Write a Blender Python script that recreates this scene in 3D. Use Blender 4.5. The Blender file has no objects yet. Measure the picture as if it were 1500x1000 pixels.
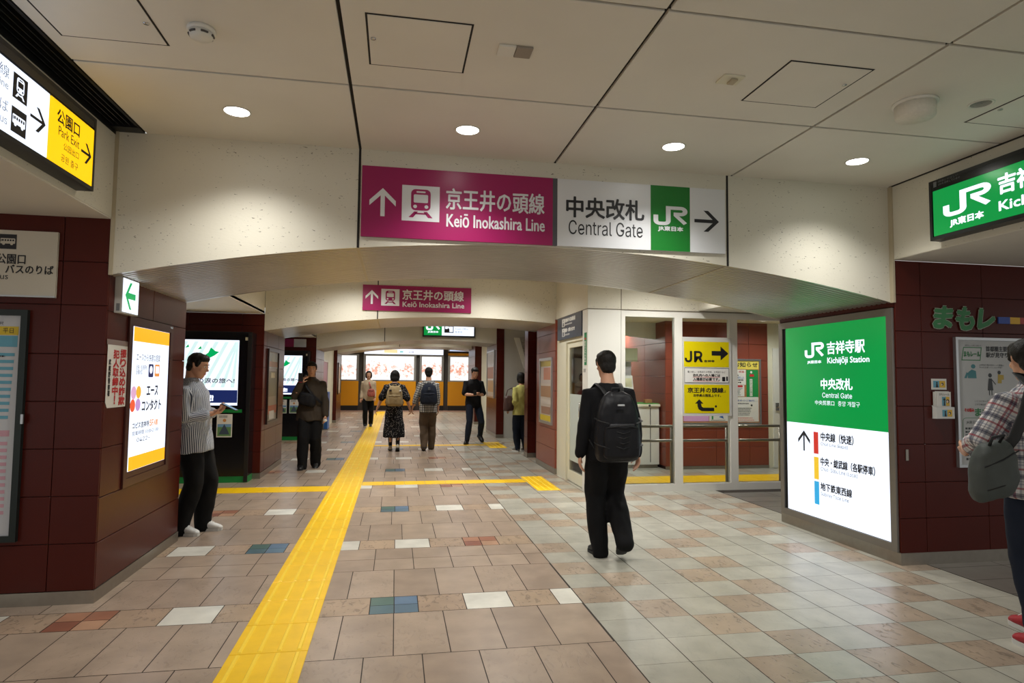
import bpy, bmesh, math, random, os
from mathutils import Vector, Matrix, noise
random.seed(7)
SC = bpy.context.scene
COL = SC.collection
PI = math.pi

# ------------------------------------------------------------------ camera, world, exposure
cam_data = bpy.data.cameras.new('camera')
cam = bpy.data.objects.new('camera', cam_data)
COL.objects.link(cam)
cam_data.sensor_width = 36.0
cam_data.lens = 22.32
cam_data.clip_start = 0.05
R3 = Matrix(((0.98370161, -0.0206767, -0.17861584),
             (-0.17952356, -0.05702513, -0.9820995),
             (0.01012099, 0.99815861, -0.05980767))).transposed()
M = Matrix(((0.98370161, -0.0206767, -0.17861584, 0.0),
            (-0.17952356, -0.05702513, -0.9820995, 0.0),
            (0.01012099, 0.99815861, -0.05980767, 1.45),
            (0, 0, 0, 1)))
cam.matrix_world = M
SC.camera = cam

world = bpy.data.worlds.new('world')
SC.world = world
world.use_nodes = True
world.node_tree.nodes['Background'].inputs[0].default_value = (1.0, 0.985, 0.955, 1)
world.node_tree.nodes['Background'].inputs[1].default_value = 0.66
vs = SC.view_settings
vs.view_transform = 'Standard'
vs.look = 'None'
vs.exposure = 0.0
vs.gamma = 1.0
vs.use_curve_mapping = False
LAMP_W = 66.0            # power of one ceiling downlight

# ------------------------------------------------------------------ helpers
def lin(h):
    h = h.lstrip('#')
    c = [int(h[i:i + 2], 16) / 255 for i in (0, 2, 4)]
    return tuple(x / 12.92 if x <= 0.04045 else ((x + 0.055) / 1.055) ** 2.4 for x in c) + (1.0,)

MATS = {}
def mat(name, hexc='#808080', rough=0.5, metal=0.0, spec=0.5, var=0.0, vscale=8.0, bump=0.0, bscale=60.0, emit=0.0, aniso=None):
    if name in MATS:
        return MATS[name]
    m = bpy.data.materials.new(name)
    m.use_nodes = True
    nt = m.node_tree
    b = nt.nodes['Principled BSDF']
    c = lin(hexc)
    b.inputs['Base Color'].default_value = c
    b.inputs['Roughness'].default_value = rough
    b.inputs['Metallic'].default_value = metal
    b.inputs['Specular IOR Level'].default_value = spec
    if emit:
        b.inputs['Emission Color'].default_value = c
        b.inputs['Emission Strength'].default_value = emit
        b.inputs['Base Color'].default_value = (c[0] * .25, c[1] * .25, c[2] * .25, 1)
    if var or bump:
        tc = nt.nodes.new('ShaderNodeTexCoord')
    if var:
        n = nt.nodes.new('ShaderNodeTexNoise')
        n.inputs['Scale'].default_value = vscale
        n.inputs['Detail'].default_value = 5
        nt.links.new(tc.outputs['Object'], n.inputs['Vector'])
        mr = nt.nodes.new('ShaderNodeMapRange')
        mr.inputs[1].default_value = .3; mr.inputs[2].default_value = .7
        mr.inputs[3].default_value = 1 - var; mr.inputs[4].default_value = 1 + var
        nt.links.new(n.outputs['Fac'], mr.inputs[0])
        mx = nt.nodes.new('ShaderNodeVectorMath'); mx.operation = 'SCALE'
        mx.inputs[0].default_value = c[:3]
        nt.links.new(mr.outputs[0], mx.inputs['Scale'])
        nt.links.new(mx.outputs[0], b.inputs['Base Color'])
    if bump:
        n2 = nt.nodes.new('ShaderNodeTexNoise')
        n2.inputs['Scale'].default_value = bscale
        n2.inputs['Detail'].default_value = 4
        nt.links.new(tc.outputs['Object'], n2.inputs['Vector'])
        bp = nt.nodes.new('ShaderNodeBump')
        bp.inputs['Strength'].default_value = bump
        bp.inputs['Distance'].default_value = .01
        nt.links.new(n2.outputs['Fac'], bp.inputs['Height'])
        nt.links.new(bp.outputs[0], b.inputs['Normal'])
    MATS[name] = m
    return m

class MB:
    """collects shapes and links them as one mesh object"""
    def __init__(s):
        s.v = []; s.f = []; s.mi = []; s.sm = []
    def add(s, vs_, fs, mi=0, smooth=False):
        o = len(s.v)
        s.v += [tuple(p) for p in vs_]
        for f in fs:
            s.f.append([o + i for i in f]); s.mi.append(mi); s.sm.append(smooth)
    def box(s, x0, y0, z0, x1, y1, z1, mi=0):
        if x0 > x1: x0, x1 = x1, x0
        if y0 > y1: y0, y1 = y1, y0
        if z0 > z1: z0, z1 = z1, z0
        s.add([(x0, y0, z0), (x1, y0, z0), (x1, y1, z0), (x0, y1, z0), (x0, y0, z1), (x1, y0, z1), (x1, y1, z1), (x0, y1, z1)],
              [(0, 3, 2, 1), (4, 5, 6, 7), (0, 1, 5, 4), (1, 2, 6, 5), (2, 3, 7, 6), (3, 0, 4, 7)], mi)
    def rbox(s, x0, y0, z0, x1, y1, z1, r=.01, seg=2, mi=0):
        bm = bmesh.new()
        bmesh.ops.create_cube(bm, size=1)
        for v in bm.verts:
            v.co = Vector(((x0 + x1) / 2 + v.co.x * (x1 - x0), (y0 + y1) / 2 + v.co.y * (y1 - y0), (z0 + z1) / 2 + v.co.z * (z1 - z0)))
        bmesh.ops.bevel(bm, geom=bm.edges[:], offset=r, segments=seg, profile=.5, affect='EDGES')
        bm.verts.index_update()
        s.add([v.co[:] for v in bm.verts], [[v.index for v in f.verts] for f in bm.faces], mi, False)
        bm.free()
    def flat(s, poly, y, mi=0):
        """polygon in the local x,z plane, facing -y"""
        s.add([(p[0], y, p[1]) for p in poly], [list(range(len(poly)))], mi)
    def rect(s, x0, z0, x1, z1, y, mi=0):
        s.add([(x0, y, z0), (x1, y, z0), (x1, y, z1), (x0, y, z1)], [(0, 1, 2, 3)], mi)
    def extr(s, poly, y0, y1, mi=0):
        n = len(poly)
        s.add([(p[0], y0, p[1]) for p in poly] + [(p[0], y1, p[1]) for p in poly],
              [list(range(n)), list(range(2 * n - 1, n - 1, -1))] + [(i, n + i, n + (i + 1) % n, (i + 1) % n) for i in range(n)], mi)
    def frame(s, p, ax, ay, rx, ry, n):
        return [p + ax * (math.cos(2 * PI * i / n) * rx) + ay * (math.sin(2 * PI * i / n) * ry) for i in range(n)]
    def rings(s, rs, mi=0, smooth=True, cap=True):
        n = len(rs[0])
        vs_ = [tuple(p) for r in rs for p in r]
        fs = []
        for k in range(len(rs) - 1):
            for i in range(n):
                j = (i + 1) % n
                fs.append((k * n + i, k * n + j, (k + 1) * n + j, (k + 1) * n + i))
        if cap:
            fs.append(tuple(range(n - 1, -1, -1)))
            fs.append(tuple((len(rs) - 1) * n + i for i in range(n)))
        s.add(vs_, fs, mi, smooth)
    def tube(s, pts, r, n=10, mi=0, ry=None, up=None, closed=False):
        pts = [Vector(p) for p in pts]
        rad = r if isinstance(r, (list, tuple)) else [r] * len(pts)
        rs = []
        u = Vector(up) if up else None
        for i, p in enumerate(pts):
            a = pts[max(i - 1, 0)]; b = pts[min(i + 1, len(pts) - 1)]
            t = (b - a)
            t = t.normalized() if t.length > 1e-9 else Vector((0, 0, 1))
            if u is None:
                u = Vector((0, 0, 1)) if abs(t.z) < .9 else Vector((1, 0, 0))
            w = t.cross(u)
            if w.length < 1e-6: w = t.orthogonal()
            w.normalize()
            if not up: u = w.cross(t).normalized()
            uu = w.cross(t).normalized()
            rs.append(s.frame(p, w, uu, rad[i], (ry if ry is not None else rad[i]), n))
        s.rings(rs, mi)
    def limb(s, pts, rads, n=14, mi=0):
        """tapered round limb with rounded ends"""
        pts = [Vector(p) for p in pts]
        a, b = pts[0], pts[-1]
        t0 = (pts[1] - a).normalized(); t1 = (b - pts[-2]).normalized()
        P, Rr = [], []
        for k in (.98, .8, .45):
            P.append(a - t0 * rads[0] * k); Rr.append(rads[0] * math.sqrt(1 - k * k))
        for p, r in zip(pts, rads):
            P.append(p); Rr.append(r)
        for k in (.45, .8, .98):
            P.append(b + t1 * rads[-1] * k); Rr.append(rads[-1] * math.sqrt(1 - k * k))
        s.tube(P, Rr, n, mi)
    def ell(s, c, r, nu=16, nv=10, mi=0, rot=None):
        c = Vector(c)
        vs_ = []
        for j in range(1, nv):
            t = PI * j / nv
            for i in range(nu):
                a = 2 * PI * i / nu
                p = Vector((r[0] * math.sin(t) * math.cos(a), r[1] * math.sin(t) * math.sin(a), r[2] * math.cos(t)))
                vs_.append(c + (rot @ p if rot else p))
        top = Vector((0, 0, r[2])); bot = Vector((0, 0, -r[2]))
        vs_ += [c + (rot @ top if rot else top), c + (rot @ bot if rot else bot)]
        fs = []
        for j in range(nv - 2):
            for i in range(nu):
                k = (i + 1) % nu
                fs.append((j * nu + i, (j + 1) * nu + i, (j + 1) * nu + k, j * nu + k))
        T = len(vs_) - 2
        for i in range(nu):
            k = (i + 1) % nu
            fs.append((T, i, k)); fs.append((T + 1, (nv - 2) * nu + k, (nv - 2) * nu + i))
        s.add(vs_, fs, mi, True)
    def cyl(s, p0, p1, r0, r1=None, n=24, mi=0, smooth=True):
        p0 = Vector(p0); p1 = Vector(p1)
        r1 = r0 if r1 is None else r1
        t = (p1 - p0).normalized(); w = t.orthogonal().normalized(); u = w.cross(t)
        s.rings([s.frame(p0, w, u, r0, r0, n), s.frame(p1, w, u, r1, r1, n)], mi, smooth)
    def lathe(s, prof, c=(0, 0, 0), n=28, mi=0):
        c = Vector(c)
        s.rings([[c + Vector((r * math.cos(2 * PI * i / n), r * math.sin(2 * PI * i / n), z)) for i in range(n)] for r, z in prof], mi)
    def mesh(s, name, mats):
        me = bpy.data.meshes.new(name)
        me.from_pydata(s.v, [], s.f)
        if not isinstance(mats, (list, tuple)): mats = [mats]
        for m in mats: me.materials.append(m)
        me.polygons.foreach_set('material_index', s.mi)
        me.polygons.foreach_set('use_smooth', s.sm)
        me.update()
        return me
    def build(s, name, mats, parent=None, loc=None, recalc=True):
        me = s.mesh(name, mats)
        if recalc:
            bm = bmesh.new(); bm.from_mesh(me)
            bmesh.ops.recalc_face_normals(bm, faces=bm.faces[:])
            bm.to_mesh(me); bm.free()
        return link(name, me, parent, loc)

def link(name, me, parent=None, loc=None):
    o = bpy.data.objects.new(name, me)
    COL.objects.link(o)
    if parent: o.parent = parent
    if loc: o.location = loc
    return o

def tag(o, label=None, cat=None, group=None, kind=None):
    if label: o['label'] = label
    if cat: o['category'] = cat
    if group: o['group'] = group
    if kind: o['kind'] = kind
    return o

def thing(name, label, cat, loc=(0, 0, 0), rz=0.0, group=None):
    o = bpy.data.objects.new(name, None)
    COL.objects.link(o)
    o.empty_display_size = .1
    o.location = loc
    o.rotation_euler = (0, 0, rz)
    return tag(o, label, cat, group)

def struct(o, label=None, cat='structure'):
    o['kind'] = 'structure'
    if label: o['label'] = label; o['category'] = cat
    return o

def dup(root, loc, label, rz=None, group=None):
    r = root.copy(); COL.objects.link(r)
    r.location = loc
    if rz is not None: r.rotation_euler = (0, 0, rz)
    r['label'] = label
    if group: r['group'] = group
    for ch in list(root.children):
        c = ch.copy(); COL.objects.link(c); c.parent = r
        for g in list(ch.children):
            d = g.copy(); COL.objects.link(d); d.parent = c
    return r

# ------------------------------------------------------------------ flat artwork helpers (local x,z)
def rrect(x0, z0, x1, z1, r, n=5):
    out = []
    for cx, cz, a0 in ((x1 - r, z1 - r, 0), (x0 + r, z1 - r, 90), (x0 + r, z0 + r, 180), (x1 - r, z0 + r, 270)):
        for k in range(n + 1):
            a = math.radians(a0 + 90 * k / n)
            out.append((cx + r * math.cos(a), cz + r * math.sin(a)))
    return out
def circ(cx, cz, r, n=24, rz=None):
    rz = r if rz is None else rz
    return [(cx + r * math.cos(2 * PI * k / n), cz + rz * math.sin(2 * PI * k / n)) for k in range(n)]
def stroke(mb, path, w, y, mi=0):
    """flat ribbon of width w along a path"""
    n = len(path)
    L, Rr = [], []
    for i, p in enumerate(path):
        p = Vector(p)
        d = None
        if i > 0: d0 = (p - Vector(path[i - 1])).normalized()
        if i < n - 1: d1 = (Vector(path[i + 1]) - p).normalized()
        if i == 0: t = d1; k = 1
        elif i == n - 1: t = d0; k = 1
        else:
            t = (d0 + d1)
            t = t.normalized() if t.length > 1e-6 else d0
            k = 1 / max(.35, t.dot(d0))
        nrm = Vector((-t.y, t.x)) * (w / 2 * k)
        L.append(p + nrm); Rr.append(p - nrm)
    vs_ = [(q.x, y, q.y) for q in L] + [(q.x, y, q.y) for q in Rr]
    mb.add(vs_, [(i, n + i, n + i + 1, i + 1) for i in range(n - 1)], mi)
def arc(cx, cz, r, a0, a1, n=8, rz=None):
    rz = r if rz is None else rz
    return [(cx + r * math.cos(math.radians(a0 + (a1 - a0) * k / n)), cz + rz * math.sin(math.radians(a0 + (a1 - a0) * k / n))) for k in range(n + 1)]
def jr(mb, x0, z0, x1, z1, y, mi=0):
    """the railway's two-letter emblem fitted to a box"""
    sx = (x1 - x0); sz = (z1 - z0) / .8
    sub = MB()
    p1 = [(.07, .42), (.07, .2)] + arc(.19, .19, .12, 180, 270, 6)[1:] + arc(.32, .19, .12, 270, 360, 6) + [(.44, .73), (.82, .73)] + arc(.82, .605, .125, 90, -90, 10)[1:] + [(.60, .48)]
    stroke(sub, p1, .14, 0)
    sub.flat([(.60, .41), (.76, .41), (1.0, .13), (.90, .05)], 0)
    mb.add([(x0 + v[0] * sx, y, z0 + (v[2]) * sz) for v in sub.v], sub.f, mi)
def arrow(mb, x0, z0, x1, z1, d, y, mi=0, w=.17):
    """open-headed sign arrow fitted to a box"""
    cx, cz = (x0 + x1) / 2, (z0 + z1) / 2
    hx, hz = (x1 - x0) / 2, (z1 - z0) / 2
    sub = MB()
    sub.flat([(0, 1), (1, .12), (1, -.26), (0, .62), (-1, -.26), (-1, .12)], 0)
    sub.flat([(-w * .95, -1), (w * .95, -1), (w * .95, .8), (-w * .95, .8)], -.0003)
    rot = {'u': lambda a, b: (a, b), 'r': lambda a, b: (b, -a), 'l': lambda a, b: (-b, a)}[d]
    mb.add([(cx + rot(v[0], v[2])[0] * hx, y + v[1], cz + rot(v[0], v[2])[1] * hz) for v in sub.v], sub.f, mi)
def train(mb, x0, z0, x1, z1, y, ink, paper):
    """front of a train in a square"""
    X = lambda a: x0 + (x1 - x0) * a
    Z = lambda a: z0 + (z1 - z0) * a
    f = lambda poly, dy, mi: mb.flat([(X(a), Z(b)) for a, b in poly], y - dy, mi)
    f(rrect(.24, .30, .76, .90, .12), 0, ink)
    f(rrect(.31, .52, .69, .75, .03), .0006, paper)
    f(rrect(.38, .80, .62, .845, .015), .0006, paper)
    f(circ(.35, .41, .05), .0006, paper); f(circ(.65, .41, .05), .0006, paper)
    f([(.33, .27), (.43, .27), (.30, .10), (.18, .10)], 0, ink)
    f([(.67, .27), (.57, .27), (.70, .10), (.82, .10)], 0, ink)
    f([(.36, .235), (.64, .235), (.67, .19), (.33, .19)], 0, ink)
def bus(mb, x0, z0, x1, z1, y, ink, paper):
    X = lambda a: x0 + (x1 - x0) * a
    Z = lambda a: z0 + (z1 - z0) * a
    f = lambda poly, dy, mi: mb.flat([(X(a), Z(b)) for a, b in poly], y - dy, mi)
    f(rrect(.08, .36, .92, .72, .05), 0, ink)
    for k in range(5):
        f(rrect(.17 + k * .148, .53, .27 + k * .148, .65, .02), .0006, paper)
    f(rrect(.10, .50, .145, .65, .01), .0006, paper)
    f(circ(.27, .35, .085), .0003, ink); f(circ(.73, .35, .085), .0003, ink)

try:
    _fp = os.path.join(bpy.utils.system_resource('DATAFILES'), 'fonts', 'Inter.woff2')
    FONT = bpy.data.fonts.load(_fp)
except Exception:
    FONT = None
_TXT = {}
def text_mesh(body, latin):
    key = (body, latin)
    if key in _TXT: return _TXT[key]
    c = bpy.data.curves.new('txt', 'FONT')
    c.body = body
    c.size = 1.0
    c.resolution_u = 2
    c.space_line = .95
    if latin and FONT and not set('Kk') & set(body): c.font = FONT    # its K is drawn from overlapping strokes
    o = bpy.data.objects.new('txt', c)
    COL.objects.link(o)
    dg = bpy.context.evaluated_depsgraph_get()
    dg.update()
    me = bpy.data.meshes.new_from_object(o.evaluated_get(dg))
    vs_ = [(v.co.x, v.co.y) for v in me.vertices]
    fs = [list(p.vertices) for p in me.polygons]
    bpy.data.objects.remove(o); bpy.data.curves.remove(c); bpy.data.meshes.remove(me)
    x0 = min(v[0] for v in vs_); x1 = max(v[0] for v in vs_); y0 = min(v[1] for v in vs_); y1 = max(v[1] for v in vs_)
    out = ([((x - x0) / max(x1 - x0, 1e-6), (y - y0) / max(y1 - y0, 1e-6)) for x, y in vs_], fs, (x1 - x0) / max(y1 - y0, 1e-6))
    # separate outlines of one glyph may overlap: give every outline its own tiny depth
    par = list(range(len(vs_)))
    def find(i):
        while par[i] != i:
            par[i] = par[par[i]]; i = par[i]
        return i
    for f in fs:
        for i in f[1:]: par[find(i)] = find(f[0])
    ids = {}
    isl = [ids.setdefault(find(i), len(ids)) % 5 for i in range(len(vs_))]
    out = out + (isl,)
    _TXT[key] = out
    return out
def txt(mb, body, x0, z0, x1, z1, y, mi=0, bold=0.0, keep=None):
    """text fitted to a box; bold is extra stroke width in metres; keep='l'/'c' keeps the letter shape"""
    latin = all(ord(ch) < 0x2000 for ch in body)
    vs_, fs, asp, isl = text_mesh(body, latin)
    w, h = x1 - x0, z1 - z0
    if keep:
        w2 = min(w, h * asp); h2 = w2 / asp
        if keep == 'c': x0 += (w - w2) / 2
        z0 += (h - h2) / 2
        w, h = w2, h2
    offs = [(0, 0)] if not bold else [(math.cos(a) * bold / 2, math.sin(a) * bold / 2) for a in [k * PI / 3 for k in range(6)]]
    for k, (dx, dz) in enumerate(offs):
        mb.add([(x0 + a * w + dx, y - k * .0002 - q * .00003, z0 + b * h + dz) for (a, b), q in zip(vs_, isl)], fs, mi)
def vtxt(mb, body, x0, z0, x1, z1, y, mi=0, bold=0.0):
    n = len(body)
    step = (z1 - z0) / n
    for i, ch in enumerate(body):
        zt = z1 - step * (i + .93); zb = z1 - step * (i + .07)
        if ch in '!！':
            txt(mb, ch, x0 + (x1 - x0) * .4, zt, x0 + (x1 - x0) * .6, zb, y, mi, bold)
        else:
            txt(mb, ch, x0, zt, x1, zb, y, mi, bold)
def scribble(mb, x0, z0, x1, z1, y, rows, mi=0, seed=1, fill=.55):
    """rows of tiny dashes: print too small to read"""
    rr = random.Random(seed)
    h = (z1 - z0) / rows
    for k in range(rows):
        x = x0
        zc = z1 - h * (k + .5)
        end = x0 + (x1 - x0) * rr.uniform(.7, 1)
        while x < end:
            w = h * rr.uniform(.4, .9)
            mb.rect(x, zc - h * fill / 2, min(x + w, end), zc + h * fill / 2, y, mi)
            x += w + h * .22

class Sign:
    """a thing on a wall; shapes are given in wall coordinates (a along the wall, z up), y local = distance out of the wall"""
    def __init__(s, name, label, cat, plane, a0, z0, facing='y', group=None):
        s.a0, s.z0 = a0, z0
        if facing == 'y': loc, rz = (a0, plane, z0), 0
        elif facing == '+x': loc, rz = (plane, a0, z0), PI / 2
        else: loc, rz = (plane, -a0, z0), -PI / 2
        s.root = thing(name, label, cat, loc, rz, group)
    def part(s, name, mb, mats, parent=None, label=None):
        mb.v = [(v[0] - s.a0, v[1], v[2] - s.z0) for v in mb.v]
        o = mb.build(name, mats, parent or s.root)
        if label: o['label'] = label
        return o
    def plate(s, name, a0, z0, a1, z1, y0, y1, m, parent=None, label=None, r=0):
        mb = MB()
        if r: mb.rbox(a0, y0, z0, a1, y1, z1, r)
        else: mb.box(a0, y0, z0, a1, y1, z1)
        return s.part(name, mb, m, parent, label)
    def frame(s, name, a0, z0, a1, z1, w, y0, y1, m, parent=None):
        mb = MB()
        mb.box(a0, y0, z0, a0 + w, y1, z1); mb.box(a1 - w, y0, z0, a1, y1, z1)
        mb.box(a0 + w, y0, z0, a1 - w, y1, z0 + w); mb.box(a0 + w, y0, z1 - w, a1 - w, y1, z1)
        return s.part(name, mb, m, parent)
# ------------------------------------------------------------------ materials
def tile_mat():
    m = bpy.data.materials.new('floor tile'); m.use_nodes = True
    nt = m.node_tree; b = nt.nodes['Principled BSDF']
    at = nt.nodes.new('ShaderNodeAttribute'); at.attribute_name = 'tilecol'
    tc = nt.nodes.new('ShaderNodeTexCoord')
    n = nt.nodes.new('ShaderNodeTexNoise'); n.inputs['Scale'].default_value = 5; n.inputs['Detail'].default_value = 8
    nt.links.new(tc.outputs['Object'], n.inputs['Vector'])
    mr = nt.nodes.new('ShaderNodeMapRange'); mr.inputs[1].default_value = .3; mr.inputs[2].default_value = .7; mr.inputs[3].default_value = .86; mr.inputs[4].default_value = 1.12
    nt.links.new(n.outputs['Fac'], mr.inputs[0])
    # little wormy pits of the textured tiles: strength in the attribute's alpha
    n2 = nt.nodes.new('ShaderNodeTexNoise'); n2.inputs['Scale'].default_value = 24; n2.inputs['Detail'].default_value = 3; n2.inputs['Distortion'].default_value = 1.6
    mp = nt.nodes.new('ShaderNodeMapping'); mp.inputs['Scale'].default_value = (1, .45, 1); mp.inputs['Rotation'].default_value = (0, 0, .7)
    nt.links.new(tc.outputs['Object'], mp.inputs['Vector']); nt.links.new(mp.outputs[0], n2.inputs['Vector'])
    mr2 = nt.nodes.new('ShaderNodeMapRange'); mr2.inputs[1].default_value = .575; mr2.inputs[2].default_value = .635; mr2.inputs[3].default_value = 0; mr2.inputs[4].default_value = 1
    nt.links.new(n2.outputs['Fac'], mr2.inputs[0])
    mul = nt.nodes.new('ShaderNodeMath'); mul.operation = 'MULTIPLY'
    nt.links.new(mr2.outputs[0], mul.inputs[0]); nt.links.new(at.outputs['Alpha'], mul.inputs[1])
    sub = nt.nodes.new('ShaderNodeMath'); sub.operation = 'MULTIPLY_ADD'; sub.inputs[1].default_value = -.34
    nt.links.new(mul.outputs[0], sub.inputs[0]); nt.links.new(mr.outputs[0], sub.inputs[2])
    sc = nt.nodes.new('ShaderNodeVectorMath'); sc.operation = 'SCALE'
    nt.links.new(at.outputs['Color'], sc.inputs[0]); nt.links.new(sub.outputs[0], sc.inputs['Scale'])
    nt.links.new(sc.outputs[0], b.inputs['Base Color'])
    bp = nt.nodes.new('ShaderNodeBump'); bp.invert = True; bp.inputs['Strength'].default_value = .35; bp.inputs['Distance'].default_value = .004
    nt.links.new(mul.outputs[0], bp.inputs['Height'])
    n3 = nt.nodes.new('ShaderNodeTexNoise'); n3.inputs['Scale'].default_value = 120
    nt.links.new(tc.outputs['Object'], n3.inputs['Vector'])
    bp2 = nt.nodes.new('ShaderNodeBump'); bp2.inputs['Strength'].default_value = .12; bp2.inputs['Distance'].default_value = .003
    nt.links.new(n3.outputs['Fac'], bp2.inputs['Height']); nt.links.new(bp.outputs[0], bp2.inputs['Normal'])
    nt.links.new(bp2.outputs[0], b.inputs['Normal'])
    b.inputs['Roughness'].default_value = .30
    b.inputs['Specular IOR Level'].default_value = .5
    return m
TILE = tile_mat()
GROUT = mat('grout', '#38312b', .85)
def beige_mat():
    """painted fascia with sparse dark specks that gather towards its lower edge (dust)"""
    m = bpy.data.materials.new('beige fascia'); m.use_nodes = True
    nt = m.node_tree; b = nt.nodes['Principled BSDF']
    tc = nt.nodes.new('ShaderNodeTexCoord')
    n = nt.nodes.new('ShaderNodeTexNoise'); n.inputs['Scale'].default_value = 70; n.inputs['Detail'].default_value = 3
    mp = nt.nodes.new('ShaderNodeMapping'); mp.inputs['Scale'].default_value = (.6, 1, 1.5); mp.inputs['Rotation'].default_value = (0, .6, 0)
    nt.links.new(tc.outputs['Object'], mp.inputs[0]); nt.links.new(mp.outputs[0], n.inputs['Vector'])
    nb = nt.nodes.new('ShaderNodeTexNoise'); nb.inputs['Scale'].default_value = 1.7; nb.inputs['Detail'].default_value = 3
    nt.links.new(tc.outputs['Object'], nb.inputs['Vector'])
    ad = nt.nodes.new('ShaderNodeMath'); ad.operation = 'MULTIPLY_ADD'; ad.inputs[1].default_value = .16
    nt.links.new(nb.outputs['Fac'], ad.inputs[0]); nt.links.new(n.outputs['Fac'], ad.inputs[2])
    mr = nt.nodes.new('ShaderNodeMapRange'); mr.inputs[1].default_value = .765; mr.inputs[2].default_value = .81
    nt.links.new(ad.outputs[0], mr.inputs[0])
    mx = nt.nodes.new('ShaderNodeMix'); mx.data_type = 'RGBA'
    mx.inputs[6].default_value = lin('#d2cdbd'); mx.inputs[7].default_value = lin('#5a5346')
    nt.links.new(mr.outputs[0], mx.inputs[0]); nt.links.new(mx.outputs[2], b.inputs['Base Color'])
    bp = nt.nodes.new('ShaderNodeBump'); bp.inputs['Strength'].default_value = .15; bp.inputs['Distance'].default_value = .004
    nt.links.new(n.outputs['Fac'], bp.inputs['Height']); nt.links.new(bp.outputs[0], b.inputs['Normal'])
    b.inputs['Roughness'].default_value = .6
    return m
BEIGE = beige_mat()
CEIL = mat('ceiling panel', '#dedad0', .55, var=.03, vscale=2)
SOFFIT = mat('beam soffit metal', '#b4afa6', .30, metal=.6, var=.04, vscale=6)
GAP = mat('dark joint', '#1b1613', .8)
TRIMB = mat('beige trim', '#b5a98f', .5)
MAROON = mat('maroon enamel panel', '#4b1810', .28, spec=.22, var=.05, vscale=3, bump=.05, bscale=140)
BRICKRED = mat('rust red enamel panel', '#83402f', .32, spec=.5, var=.05, vscale=3, bump=.05, bscale=140)
MSEAM = mat('panel joint', '#2c100c', .7)
STEEL = mat('brushed steel', '#9b958b', .34, metal=.9, var=.05, vscale=20)
STEELD = mat('satin steel frame', '#8c8780', .4, metal=.8)
CHROME = mat('polished steel', '#c9c9c9', .18, metal=1)
ALU = mat('aluminium', '#b9bcbe', .3, metal=.85)
WHITEP = mat('white paint', '#dcdad2', .45)
CREAM = mat('cream paint', '#d9d5bf', .5)
BLACKM = mat('black metal', '#141416', .4)
BLACKG = mat('black gloss', '#0c0e12', .22)
YELB = mat('worn highlit tactile ridge', '#fbd538', .35)  # paler yellow holds both wear and the highlights caught by the ridges
YEL = mat('tactile yellow', '#f2c200', .40, var=.06, vscale=7, bump=.05, bscale=90)
PAPER = mat('white paper', '#dedcd6', .6)
INK = mat('black ink', '#16161a', .5)
MAGENTA = mat('magenta sign face', '#930552', .35)
SIGNW = mat('white sign face', '#d3d4d6', .35)
SIGNG = mat('green sign face', '#147026', .35)
L_WHITE = mat('lit white', '#e6efff', .25, emit=1.3)
L_GREEN = mat('lit green', '#069a44', .2, emit=.85)
L_YEL = mat('lit yellow', '#ffc400', .25, emit=1.2)
L_ORANGE = mat('lit orange', '#ffae10', .25, emit=1.15)
L_EXITG = mat('lit exit green', '#00b060', .25, emit=.9)
L_RED = mat('lit red', '#d8382c', .25, emit=.8)
L_BARY = mat('lit amber', '#f0c430', .25, emit=.9)
L_SKY = mat('lit sky blue', '#2aa8e0', .25, emit=.9)
LAMP = mat('lamp disc', '#fffdf6', .3, emit=14.0)
def glass_mat(name, tint=(.93, .96, .95, 1), refl=.06):
    m = bpy.data.materials.new(name); m.use_nodes = True
    nt = m.node_tree
    for n in list(nt.nodes): nt.nodes.remove(n)
    out = nt.nodes.new('ShaderNodeOutputMaterial')
    tr = nt.nodes.new('ShaderNodeBsdfTransparent'); tr.inputs[0].default_value = tint
    gl = nt.nodes.new('ShaderNodeBsdfGlossy'); gl.inputs['Roughness'].default_value = .03
    fr = nt.nodes.new('ShaderNodeFresnel'); fr.inputs[0].default_value = 1.4
    mx = nt.nodes.new('ShaderNodeMixShader')
    nt.links.new(fr.outputs[0], mx.inputs[0]); nt.links.new(tr.outputs[0], mx.inputs[1]); nt.links.new(gl.outputs[0], mx.inputs[2])
    nt.links.new(mx.outputs[0], out.inputs[0])
    return m
GLASS = glass_mat('clear glass')
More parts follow.
